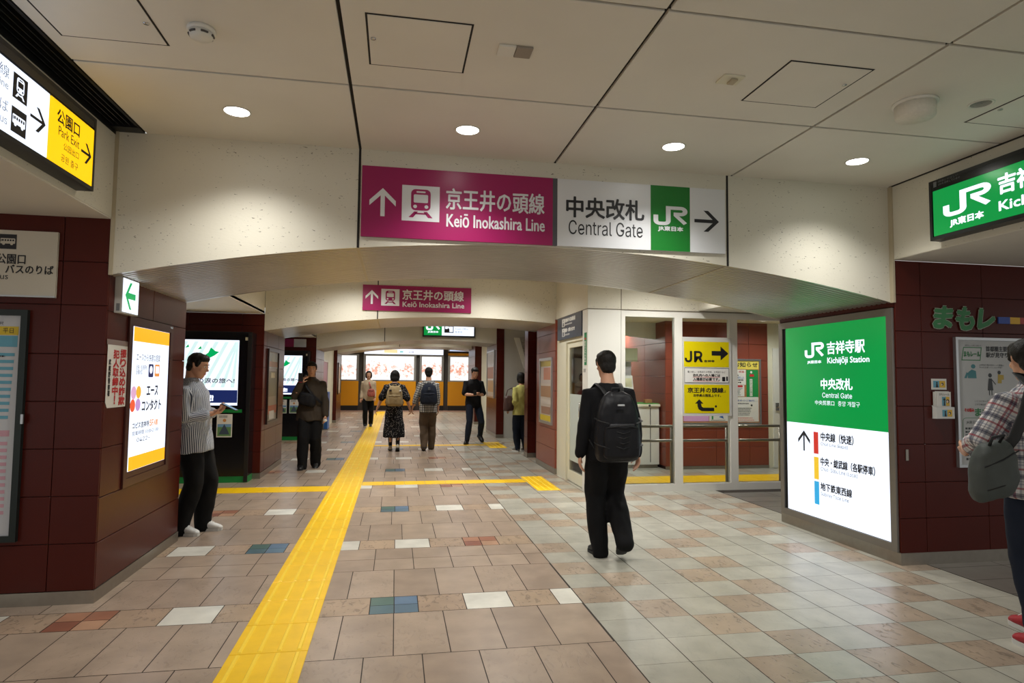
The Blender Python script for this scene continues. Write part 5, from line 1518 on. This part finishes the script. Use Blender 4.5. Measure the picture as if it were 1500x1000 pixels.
        # leg and foot
        B.limb([hipj[i] + Vector((0, 0, -.01)), hipj[i].lerp(knee[i], .5), knee[i], knee[i].lerp(ank[i], .32) + Vector((0, .012, 0)), ank[i]], [.082, .066, .052, .052, .036])
        yaw, pit = feet[i][3], feet[i][4]
        Fm = Matrix.Rotation(yaw, 3, 'Z') @ Matrix.Rotation(pit, 3, 'X')
        B.limb([ank[i] + Fm @ Vector((0, .02, -.035)), ank[i] + Fm @ Vector((0, -.08, -.045)), ank[i] + Fm @ Vector((0, -.15, -.055))], [.034, .033, .022], 10)
    for v in range(len(B.v)): B.v[v] = tuple(Vector(B.v[v]) * s)
    me = bake(B, voxel, 2); me.name = 'body'; me.materials.append(SKIN)
    link('body', me, root)
    # eyes, brows and lips
    E = MB()
    for sx in (1, -1):
        E.ell(H(sx * .031, -.0795, .010), (.0135, .010, .008), 12, 8, 0)
        E.ell(H(sx * .031, -.0880, .010), (.0062, .003, .0065), 10, 6, 1)
        E.limb([H(sx * .017, -.0925, .032), H(sx * .033, -.0905, .037), H(sx * .048, -.080, .032)], [.003, .0035, .0025], 6, 2)
    E.v = [tuple(Vector(v) * s) for v in E.v]
    E.build('eyes', [EYEW, EYED, HAIR], root)
    E = MB(); E.limb([H(-.020, -.0895, -.057), H(0, -.0965, -.056), H(.020, -.0895, -.057)], [.002, .0045, .002], 8); E.limb([H(-.017, -.0885, -.064), H(0, -.0950, -.066), H(.017, -.0885, -.064)], [.002, .0048, .002], 8)
    E.v = [tuple(Vector(v) * s) for v in E.v]
    E.build('lips', LIP, root)
    # hair
    Hh = MB()
    rotm = Hm
    Hh.ell(H(0, .020, .038), (.088, .095, .092), 20, 14, 0, rotm)
    Hh.ell(H(0, -.028, .082), (.072, .062, .044), 18, 10, 0, rotm)
    Hh.ell(H(0, .055, -.02), (.072, .052, .075), 18, 12, 0, rotm)
    for sx in (1, -1): Hh.limb([H(sx * .074, -.022, .045), H(sx * .077, -.024, .0)], [.016, .008], 8)
    if hair == 'bob':
        for sx in (1, -1): Hh.limb([H(sx * .070, -.01, .05), H(sx * .080, .0, -.03), H(sx * .070, .01, -.10)], [.03, .032, .024], 10)
        Hh.ell(H(0, .05, -.06), (.082, .06, .085), 18, 12, 0, rotm)
    if hair == 'long':
        Hh.limb([H(0, .06, 0), H(0, .085, -.12), H(0, .09, -.22)], [.075, .06, .03], 14)
    if hair == 'cap':
        Hh.limb([H(-.04, -.10, .06), H(.04, -.10, .06)], [.02, .02], 8)
    Hh.v = [tuple(Vector(v) * s) for v in Hh.v]
    me = bake(Hh, .0075 if voxel < .009 else .010, 1, .0035, 55, loc[0]); me.materials.append(HAIR if hair != 'grey' else HAIR)
    link('hair', me, root)
    # --- top garment
    if top:
        g = MB(); o_ = top.get('loose', .018); hem = top.get('hem', -.10); fl = top.get('flare', 0.0)
        zs = [(hem, .160 + fl, .112 + fl), (0.0 if hem < -.03 else hem + .03, .163 + fl * .7, .114 + fl * .7), (.12, .148, .108), (.28, .158, .116), (.38, .166, .114), (.43, .152, .102), (.48, .112, .082), (.515, .078, .068), (.53, .068, .064)]
        g.rings([g.frame(tp(0, .004, z), axx, axy, rx + o_, ry + o_, 26) for z, rx, ry in zs])
        bones = [(tp(0, 0, hem) * s, tp(0, 0, .53) * s, .15 * s, -axy)]
        for i in range(2):
            sl = top.get('sleeve', 1.0)
            sg = 1 if i == 0 else -1
            pts = [tp(sg * .10, .010, .446), shl[i], shl[i].lerp(elb[i], min(1, sl * 2) if sl < .5 else 1)]
            lw = top.get('arm', .012)
            rad = [.048 + lw * .5, .052 + lw * .6, (.050 if sl < .5 else .044) + lw]
            if sl > .5:
                pts += [elb[i].lerp(wri[i], min(1, (sl - .5) * 2))]; rad += [.036 + lw]
            if sl >= 1:
                pts[-1] = wri[i] - (wri[i] - elb[i]).normalized() * .0; rad[-1] = .032 + lw * .8
            g.limb(pts, rad, 16)
            bones.append((shl[i] * s, elb[i] * s, .055 * s, Vector((0, -1, 0)))); bones.append((elb[i] * s, (wri[i]) * s, .045 * s, Vector((0, -1, .2))))
        if top.get('collar'):
            g.rings([g.frame(tp(0, .0, z), axx, axy, r, r * .98, 20) for z, r in ((.52, .080), (.555, .072), (.565, .068))])
        g.v = [tuple(Vector(v) * s) for v in g.v]
        me = bake(g, top.get('voxel', .011), 3, top.get('wr', .008), 10, loc[1], bones=bones if top.get('pat') else None)
        me.materials.append(top['mat']); link(top.get('name', 'shirt'), me, root)
    # --- bottoms
    if bottom and bottom.get('kind', 'trousers') == 'trousers':
        g = MB(); lw = bottom.get('loose', .016)
        g.rings([g.frame(pel + Vector((0, .006, z)), Vector((1, 0, 0)), Vector((0, 1, 0)), rx, ry, 24) for z, rx, ry in ((-.12, .13, .10), (-.08, .165, .118), (0, .176, .126), (.06, .168, .120), (.10, .160, .114))])
        for i in range(2):
            a2 = ank[i] + (ank[i] - knee[i]).normalized() * bottom.get('len', .02)
            g.limb([hipj[i], hipj[i].lerp(knee[i], .5), knee[i], knee[i].lerp(ank[i], .5) + Vector((0, .008, 0)), a2], [.088 + lw * .6, .074 + lw, .060 + lw, .056 + lw * 1.15, bottom.get('cuff', .05 + lw)], 18)
        g.v = [tuple(Vector(v) * s) for v in g.v]
        me = bake(g, .012, 3, bottom.get('wr', .010), 8, loc[0] + 3)
        me.materials.append(bottom['mat']); link('trousers', me, root)
    if bottom and bottom.get('kind') == 'skirt':
        g = MB(); zb = bottom['z']
        g.rings([g.frame(pel + Vector((0, .006, z)), Vector((1, 0, 0)), Vector((0, 1, 0)), rx, ry, 30) for z, rx, ry in ((zb - .965, .235, .19), (zb - .965 + .02, .24, .195), (-.38, .215, .17), (-.15, .185, .14), (0, .172, .125), (.14, .150, .112))])
        g.v = [tuple(Vector(v) * s) for v in g.v]
        me = bake(g, .013, 3, .018, 6, 2); me.materials.append(bottom['mat']); link('skirt', me, root)
        g = MB()
        for i in range(2): g.limb([knee[i], knee[i].lerp(ank[i], .4), ank[i]], [.058, .056, .040], 14)
        g.v = [tuple(Vector(v) * s) for v in g.v]
        me = bake(g, .011, 2, .002); me.materials.append(mat('black leggings', '#101012', .8)); link('leggings', me, root)
    # --- shoes
    if shoes:
        for i in range(2):
            yaw, pit = feet[i][3], feet[i][4]
            Fm = Matrix.Rotation(yaw, 3, 'Z') @ Matrix.Rotation(pit, 3, 'X')
            g = MB(); A = ank[i]
            P = lambda x, y, z: A + Fm @ Vector((x, y, z))
            fx, fz = Fm @ Vector((1, 0, 0)), Fm @ Vector((0, 0, 1))
            pr = [(.062, .020, .022, -.045), (.056, .033, .042, -.030), (.02, .039, .056, -.020), (-.03, .041, .052, -.026), (-.075, .044, .040, -.040), (-.125, .045, .030, -.050), (-.165, .038, .023, -.057), (-.188, .018, .012, -.064)]
            g.rings([g.frame(P(0, y, z), fx, fz, a, b, 16) for y, a, b, z in pr])
            g.v = [tuple(Vector(v) * s) for v in g.v]
            me = bake(g, .0075, 2); me.materials.append(shoes['mat']); so = link('shoe', me, root)
            g = MB()
            out = [(.062, .022), (.045, .034), (.0, .037), (-.05, .041), (-.11, .046), (-.155, .042), (-.185, .022)]
            pol = [(a, y) for y, a in out] + [(-a, y) for y, a in reversed(out)]
            n = len(pol)
            g.add([P(x, y, -.092) for x, y in pol] + [P(x, y, -.066) for x, y in pol], [list(range(n)), list(range(2 * n - 1, n - 1, -1))] + [(k, n + k, n + (k + 1) % n, (k + 1) % n) for k in range(n)])
            g.v = [tuple(Vector(v) * s) for v in g.v]
            g.build('sole', shoes.get('sole', shoes['mat']), so)
            if shoes.get('lace'):
                g = MB()
                for k in range(4): g.tube([P(-.022, -.045 - k * .018, .018 - k * .011), P(0, -.047 - k * .018, .026 - k * .011), P(.022, -.045 - k * .018, .018 - k * .011)], .0035, 6)
                g.v = [tuple(Vector(v) * s) for v in g.v]
                g.build('laces', shoes['lace'], so)
    root['_s'] = s
    return root, dict(tp=tp, s=s, wri=wri, elb=elb, shl=shl, axx=axx, axy=axy)

def backpack(label, loc, rz, w, h, d, m, strap_m, z0, back, details=(), s=1.0, shape=.9, pocket=True):
    """bag on a back: local -y is towards the wearer's front; z0 bag bottom; back = y of the wearer's back"""
    t = thing('backpack', label, 'backpack', loc, rz)
    def sq(c, a, b, e=.55, n=28):
        out = []
        for k in range(n):
            q = 2 * PI * k / n
            cx, sy = math.cos(q), math.sin(q)
            out.append(Vector((c[0] + a * math.copysign(abs(cx) ** e, cx), c[1] + b * math.copysign(abs(sy) ** e, sy), c[2])))
        return out
    g = MB()
    prof = [(0, .72, .55), (.03, .88, .85), (.12, .98, 1.0), (.4, 1.0, 1.0), (.68, .95 * shape + .05, .88), (.85, .84 * shape, .66), (.95, .66 * shape, .45), (1.0, .40 * shape, .24)]
    g.rings([sq((0, back + d / 2 - (1 - b) * d * .18, z0 + k * h), a * w / 2, b * d / 2) for k, a, b in prof])
    me = bake(g, .010, 3, .006, 13, loc[0]); me.materials.append(m); link('bag', me, t)
    if pocket:
        g = MB()
        g.rings([sq((0, back + d + .01, z0 + k * h), a * w * .40, b * .035) for k, a, b in ((.06, .8, .6), (.1, .98, 1), (.35, 1, 1.1), (.5, .95, .9), (.56, .7, .5))])
        me = bake(g, .009, 3, .004, 15, 1); me.materials.append(m); link('front_pocket', me, t)
        g = MB(); g.tube([(-w * .36, back + d + .035, z0 + h * .5), (0, back + d + .052, z0 + h * .535), (w * .36, back + d + .035, z0 + h * .5)], .004, 6); g.build('zip', mat('dark zip', '#0c0c0e', .5), t)
    for sx in (1, -1):
        top = z0 + h * .93
        P = [(sx * .055, back + .03, top - .01), (sx * .085, back - .065, 1.445 * s), (sx * .100, -.015, 1.478 * s), (sx * .120, -.09, 1.425 * s), (sx * .135, -.145, 1.28 * s), (sx * .150, -.13, 1.14 * s), (sx * .168, -.03, 1.03 * s), (sx * .16, back + .03, z0 + .10)]
        g = MB(); g.tube(P, .024, 12, 0, .007); g.build('strap', strap_m, t)
    g = MB(); g.tube([(-.035, back + .04, z0 + h * .97), (-.03, back + .05, z0 + h * 1.05), (.03, back + .05, z0 + h * 1.05), (.035, back + .04, z0 + h * .97)], .009, 8); g.build('handle', strap_m, t)
    for f in details: f(t, z0, back, d, w, h)
    return t
# ------------------------------------------------------------------ the people, left to right and near to far
BLK = fabric('black cloth', '#0d0d10'); BLKT = fabric('black trousers cloth', '#0c0c0e'); NAVYJ = fabric('dark denim', '#1a2130')
SH_BLK = dict(mat=mat('black shoe', '#0f0f11', .45), sole=mat('dark sole', '#1b1b1c', .6))
mat('dark webbing', '#08080a', .6)
# man in black with a backpack, walking away
P1, i1 = person('person in black walking away with a black backpack', (1.76, 5.12, 0), PI, 1.72,
    [(.075, -.02, .092, .12, 0), (-.085, .14, .19, -.1, .55)], [(.262, .0, .80), (-.27, .02, .80)], hip=(0, 0, .955), lean=.05, head=(.1, 0), curl=(.55, .6),
    palm=((-1, .1, 0), (1, .1, 0)), elbow=((.35, 1, 0), (-.9, .6, 0)), top=dict(mat=BLK, loose=.026, hem=-.14, arm=.020, wr=.011, name='sweatshirt'), bottom=dict(mat=BLKT, loose=.030, cuff=.075, len=.05, wr=.014), shoes=SH_BLK)
def d1(t, z0, back, d, w, h):
    g = MB(); g.rbox(-.028, back + d - .012, z0 + h * .80, .028, back + d + .004, z0 + h * .825, .003, 1); g.build('logo_patch', mat('silver patch', '#b9bcc0', .4), t)
    for z in (.28, .62):
        for sx in (1, -1):
            g = MB(); g.tube([(sx * w * .50, back + d * .4, z0 + h * z), (sx * w * .47, back + d * .95, z0 + h * (z - .03)), (sx * w * .30, back + d + .04, z0 + h * (z - .06))], .012, 8, 0, .004); g.build('compression_strap', mat('dark webbing', '#08080a', .6), t)
    g = MB()
    for k in range(4): g.tube([(-.06 + k * .0, back + d + .042, z0 + h * (.45 - k * .07)), (.0, back + d + .052, z0 + h * (.42 - k * .07)), (.06, back + d + .042, z0 + h * (.45 - k * .07))], .003, 6)
    g.build('bungee_cord', mat('dark webbing', ''), t)
backpack('black backpack on the back of the person in black', (1.76, 5.12, 0), PI, .37, .56, .18, fabric('black nylon', '#121216', .45), mat('dark webbing', ''), .80, .13, (d1,), .962)

# man in a striped shirt leaning with a phone
STR = pattern_mat('striped shirt cloth', 'stripe', ['#cfd3da', '#3e4758'], .0135)
P2, i2 = person('person in a striped shirt and white sneakers looking at a phone by the left wall', (-1.85, 6.42, 0), PI / 2 - .12, 1.68,
    [(.10, -.08, .092, .1, 0), (-.09, .05, .092, -.15, 0)], [(.06, -.185, 1.19), (-.05, -.19, 1.175)], hip=(0, -.01, .965), lean=-.10, head=(.38, 0), curl=(.75, .75),
    palm=((-.4, -.2, 1), (.4, -.2, 1)), elbow=((.5, .8, -.5), (-.5, .8, -.5)), top=dict(mat=STR, loose=.034, hem=-.17, flare=.012, arm=.020, sleeve=.86, wr=.011, collar=True, pat=True, voxel=.010),
    bottom=dict(mat=BLKT, loose=.032, cuff=.082, len=.045, wr=.013), shoes=dict(mat=mat('white sneaker', '#d9d8d4', .5), sole=mat('white sole', '#c9c8c4', .6), lace=mat('white lace', '#e6e5e1', .6)), group='people standing at the walls')
t = thing('phone', 'dark phone in the hands of the person in the striped shirt', 'phone', (-1.535, 6.385, 1.165), PI / 2 - .12)
m = MB(); m.rbox(-.036, -.075, -.0045, .036, .075, .0045, .004, 2); o = m.build('body', BLACKM, t); o.rotation_euler = (.45, 0, 0)
m = MB(); m.box(-.032, -.070, .0046, .032, .070, .0052); o2 = m.build('screen', mat('phone screen', '#7fa8c8', .2, emit=.6), o)

# person with sling bag coming towards us
JK = fabric('dark brown jacket cloth', '#3b332b')
P3, i3 = person('person in a dark brown jacket walking this way with a hand at the face', (-1.34, 10.7, 0), 0, 1.72,
    [(.09, .10, .115, .1, .35), (-.095, -.12, .092, -.1, 0)], [(.26, -.12, .86), (-.13, -.23, 1.42)], hip=(0, 0, .955), lean=.03, head=(.12, .1), curl=(.7, .8), palm=((-1, 0, 0), (.6, .4, 0)),
    elbow=((.6, .8, 0), (-.45, .0, -1)), voxel=.009, top=dict(mat=JK, loose=.040, hem=-.16, flare=.035, arm=.026, wr=.012, collar=True, name='jacket'), bottom=dict(mat=BLKT, loose=.034, cuff=.085, len=.05, wr=.014), shoes=SH_BLK)
def sling(label, loc, rz, m, pts, body, bd, cat='bag', name='sling_bag', strap_m=None, w=.02):
    t = thing(name, label, cat, loc, rz)
    g = MB(); (cx, cy, cz), (rx, ry, rz_) = body
    g.rings([[Vector((cx + a * rx * math.copysign(abs(math.cos(q)) ** .6, math.cos(q)), cy + b * ry * math.copysign(abs(math.sin(q)) ** .7, math.sin(q)), cz + k * rz_ + bd * a * rx * math.cos(q))) for q in [2 * PI * j / 26 for j in range(26)]] for k, a, b in ((-1, .55, .45), (-.9, .82, .8), (-.5, 1, 1), (.2, .95, .95), (.7, .78, .75), (.95, .5, .45))])
    me = bake(g, .012, 3, .010, 9, loc[0]); me.materials.append(m); link('bag', me, t)
    g = MB(); g.tube(pts, w, 10, 0, .005); g.build('strap', strap_m or m, t)
    g = MB(); g.tube([(cx - rx * .6, cy - ry * .8, cz + rz_ * .45), (cx, cy - ry * 1.02, cz + rz_ * .5), (cx + rx * .6, cy - ry * .8, cz + rz_ * .45)], .005, 6); g.build('zip', mat('dark zip', ''), t)
    return t
sling('black sling bag across the chest of the person in the brown jacket', (-1.34, 10.7, 0), 0, fabric('black sling nylon', '#0d0e14', .6), [(-.10, .02, 1.49), (-.09, -.12, 1.42), (-.05, -.185, 1.30), (.04, -.20, 1.18), (.16, -.16, 1.06), (.22, .0, 1.02)], ((-.04, -.20, 1.11), (.14, .045, .11)), -.25)
t = thing('phone', 'dark phone held to the face of the person in the brown jacket', 'phone', (-1.475, 10.43, 1.45)); m = MB(); m.rbox(-.036, -.005, -.07, .036, .005, .07, .004, 2); m.build('body', BLACKM, t)
m = MB(); m.box(-.03, -.006, -.078, .03, .006, -.07); m.build('case_edge', mat('red case', '#a02838', .5), t)
t = thing('tissue', 'small white tissue in the hand of the person in the brown jacket', 'tissue', (-1.10, 10.55, .77)); m = MB(); m.ell((0, 0, 0), (.035, .02, .025), 10, 8); m.build('paper', PAPER, t)

# far person behind the dress
P4, i4 = person('far person in a beige top and black trousers, half hidden behind the dotted dress', (-.80, 19.5, .011), 0, 1.66,
    [(.09, .12, .12, 0, .4), (-.08, -.10, .092, 0, 0)], [(.20, -.16, .95), (-.22, -.08, .92)], voxel=.011, lean=.03, top=dict(mat=fabric('beige cloth', '#b9a88e'), loose=.035, hem=-.14, arm=.02, voxel=.014), bottom=dict(mat=BLKT, loose=.02),
    shoes=dict(mat=mat('black shoe', ''), sole=mat('white sole', '')), hair='bob')
sling('patterned bag in front of the far person in the beige top', (-.80, 19.5, 0), 0, mat('patterned bag', '#a3564a', .7, var=.4, vscale=40), [(.0, .0, 1.42), (.03, -.16, 1.30), (.08, -.19, 1.15)], ((.09, -.21, 1.02), (.12, .05, .12)), 0)

# woman in a dotted dress and man in a checked shirt, hand in hand
DR = pattern_mat('dotted dress cloth', 'print', ['#15151a', '#8f8b88'], 40)
P5, i5 = person('person in a dark dotted dress with a beige backpack, walking away', (-.02, 13.06, 0), PI, 1.62,
    [(.07, -.10, .092, 0, 0), (-.09, .14, .125, 0, .45)], [(.40, -.06, .86), (-.34, -.04, .92)], voxel=.0095, lean=.02, curl=(.5, .9), palm=((-1, 0, 0), (1, 0, 0)), elbow=((.3, 1, 0), (-.3, 1, 0)),
    top=dict(mat=DR, loose=.028, hem=.02, arm=.030, sleeve=.48, name='dress_top', wr=.010), bottom=dict(kind='skirt', mat=DR, z=.30), shoes=dict(mat=mat('cream loafer', '#b9ad94', .5), sole=mat('dark sole', '')), hair='bob')
TAN = fabric('beige canvas', '#a08c68', .8)
def d5(t, z0, back, d, w, h):
    g = MB(); g.rbox(-.13, back + d * .6, z0 + h * .72, -.09, back + d + .01, z0 + h * .80, .004, 1); g.build('charm', PAPER, t)
    g = MB(); g.rbox(.06, back + d * .8, z0 + h * .74, .11, back + d + .02, z0 + h * .82, .004, 1); g.build('charm', BLACKM, t)
    g = MB(); g.box(-w * .2, back + d + .03, z0 + h * .12, w * .2, back + d + .034, z0 + h * .16); g.build('label', mat('tan leather', '#6a5434', .6), t)
backpack('beige backpack on the back of the person in the dotted dress', (-.02, 13.06, 0), PI, .33, .40, .14, TAN, TAN, .90, .125, (d5,), .906)
PL6 = pattern_mat('black and white check cloth', 'plaid', ['#d2d0cb', '#17181c', '#6a6a6c'], (.045, [(0, .42, 1, .75), (.62, .72, 2, .6)]))
P6, i6 = person('person in a black and white checked shirt with a navy backpack, walking away', (.66, 13.13, 0), PI, 1.69,
    [(.08, .12, .12, .05, .4), (-.085, -.12, .092, -.1, 0)], [(.335, -.02, .90), (-.22, -.05, .86)], voxel=.0095, lean=.02, curl=(.9, .5), palm=((-1, 0, 0), (1, 0, 0)), elbow=((.3, 1, 0), (-.3, 1, 0)),
    top=dict(mat=PL6, loose=.030, hem=-.16, arm=.018, sleeve=.75, pat=True), bottom=dict(mat=fabric('brown trousers cloth', '#5f4f3f'), loose=.028, cuff=.07, len=.04, wr=.013), shoes=dict(mat=mat('brown shoe', '#2c241d', .5), sole=mat('dark sole', '')))
NV = fabric('navy canvas', '#1c2230', .75)
def d6(t, z0, back, d, w, h):
    g = MB(); g.rbox(-.02, back + d - .005, z0 + h * .70, .02, back + d + .03, z0 + h * .82, .004, 1); g.build('charm', mat('grey charm', '#55585e', .5), t)
backpack('navy backpack on the back of the person in the checked shirt', (.66, 13.13, 0), PI, .34, .42, .15, NV, NV, .93, .125, (d6,), .945)

# man in black T-shirt stepping across with a phone
P7, i7 = person('person in a black T-shirt and dark jeans crossing with a phone in both hands', (1.72, 14.4, .010), .15, 1.77,
    [(.26, .22, .17, .35, .6), (-.16, -.16, .092, -.5, 0)], [(.075, -.27, 1.105), (-.06, -.28, 1.10)], hip=(.02, 0, .925), voxel=.0095, lean=.04, head=(.4, 0), curl=(.8, .8), palm=((-.5, -.2, .8), (.5, -.2, .8)),
    elbow=((.7, .7, -.4), (-.7, .7, -.4)), top=dict(mat=BLK, loose=.026, hem=-.12, arm=.022, sleeve=.44, name='t_shirt'), bottom=dict(mat=NAVYJ, loose=.012, cuff=.055, len=.02), shoes=SH_BLK, hair='short')
t = thing('phone', 'dark phone in the hands of the person in the black T-shirt', 'phone', (1.72, 14.02, 1.145), .15); m = MB(); m.rbox(-.034, -.04, -.05, .034, -.032, .06, .004, 2); m.build('body', BLACKM, t)
m = MB(); m.rbox(-.028, -.048, .03, .0, -.041, .06, .003, 1); m.build('camera', mat('phone lens', '#2e3136', .2), t)

# person in yellow at the recess
P8, i8 = person('person in a pale yellow shirt half hidden by the right column', (2.52, 12.72, 0), PI + .35, 1.60,
    [(.08, -.02, .092, .1, 0), (-.09, .05, .092, -.1, 0)], [(.24, -.10, .98), (-.20, -.16, 1.05)], voxel=.0095, top=dict(mat=fabric('pale yellow cloth', '#c9c474'), loose=.036, hem=-.14, flare=.012, arm=.022, wr=.010), bottom=dict(mat=NAVYJ, loose=.022, cuff=.062),
    shoes=dict(mat=mat('grey shoe', '#6a655c', .6), sole=mat('white sole', '')), hair='bob', group='people standing at the walls')
t = thing('shoulder_bag', 'brown bag hanging beside the person in pale yellow', 'bag', (2.245, 12.66, .82))
g = MB(); g.rings([[Vector((a * .11 * math.copysign(abs(math.cos(q)) ** .6, math.cos(q)), a * .07 * math.sin(q), z)) for q in [2 * PI * j / 24 for j in range(24)]] for z, a in ((0, .8), (.02, 1), (.15, 1.0), (.26, .8), (.30, .5))])
me = bake(g, .010, 3, .008, 10, 4); me.materials.append(mat('brown leather', '#4f3630', .5)); link('bag', me, t)
g = MB(); g.tube([(-.06, 0, .28), (-.02, 0, .42), (.06, 0, .46), (.10, 0, .40), (.07, 0, .28)], .010, 8); g.build('strap', mat('brown leather', ''), t)

# person in a plaid shirt at the right edge
PL9 = pattern_mat('red and navy plaid cloth', 'plaid', ['#d4d2d2', '#1d2140', '#8e1f33', '#5d6a86'], (.105, [(0, .26, 1, .62), (.10, .16, 1, .5), (.46, .56, 2, .72), (.70, .78, 3, .45), (.86, .9, 1, .5)]))
P9, i9 = person('person in a red and navy plaid shirt at the right edge of the picture', (3.57, 3.02, 0), PI - .18, 1.72,
    [(.09, .10, .092, .1, 0), (-.09, -.18, .092, 0, 0)], [(.235, -.26, 1.10), (-.22, -.12, .84)], lean=.03, head=(.15, -.2), curl=(.7, .5), palm=((-.8, 0, .4), (1, 0, 0)), elbow=((.62, .9, -.3), (-.3, 1, 0)),
    top=dict(mat=PL9, loose=.034, hem=-.11, arm=.030, sleeve=.72, pat=True, wr=.011, collar=True, voxel=.010), bottom=dict(mat=NAVYJ, loose=.016, cuff=.062, len=.03), shoes=dict(mat=mat('red sneaker', '#a31f2a', .5), sole=mat('white sole', ''), lace=mat('white lace', '')))
GREYB = fabric('grey green nylon', '#4b504e', .6)
SB = sling('grey green sling bag hanging on the back of the person in the plaid shirt', (3.57, 3.02, 0), PI - .18, GREYB, [(.10, .10, 1.50), (.115, .02, 1.515), (.14, .14, 1.44), (.19, .155, 1.30), (.24, .14, 1.16), (.29, .12, 1.08)], ((.335, .10, .985), (.115, .08, .155)), -.42, 'backpack', 'sling_backpack', mat('dark strap', '#17191b', .6), .026)
g = MB()
cx, cy, cz = .335, .10, .985
g.tube([(cx - .10, cy + .062, cz + .07 + .04), (cx, cy + .078, cz + .06), (cx + .09, cy + .066, cz + .06 - .04)], .004, 6); g.tube([(cx - .085, cy + .066, cz - .07 + .035), (cx, cy + .082, cz - .075), (cx + .08, cy + .068, cz - .07 - .034)], .0035, 6)
g.build('seam', mat('dark strap', ''), SB)
g = MB(); g.tube([(cx - .02, cy + .03, cz + .15), (cx - .03, cy + .05, cz + .19), (cx + .03, cy + .05, cz + .18), (cx + .035, cy + .03, cz + .13)], .008, 8); g.build('handle', mat('dark strap', ''), SB)
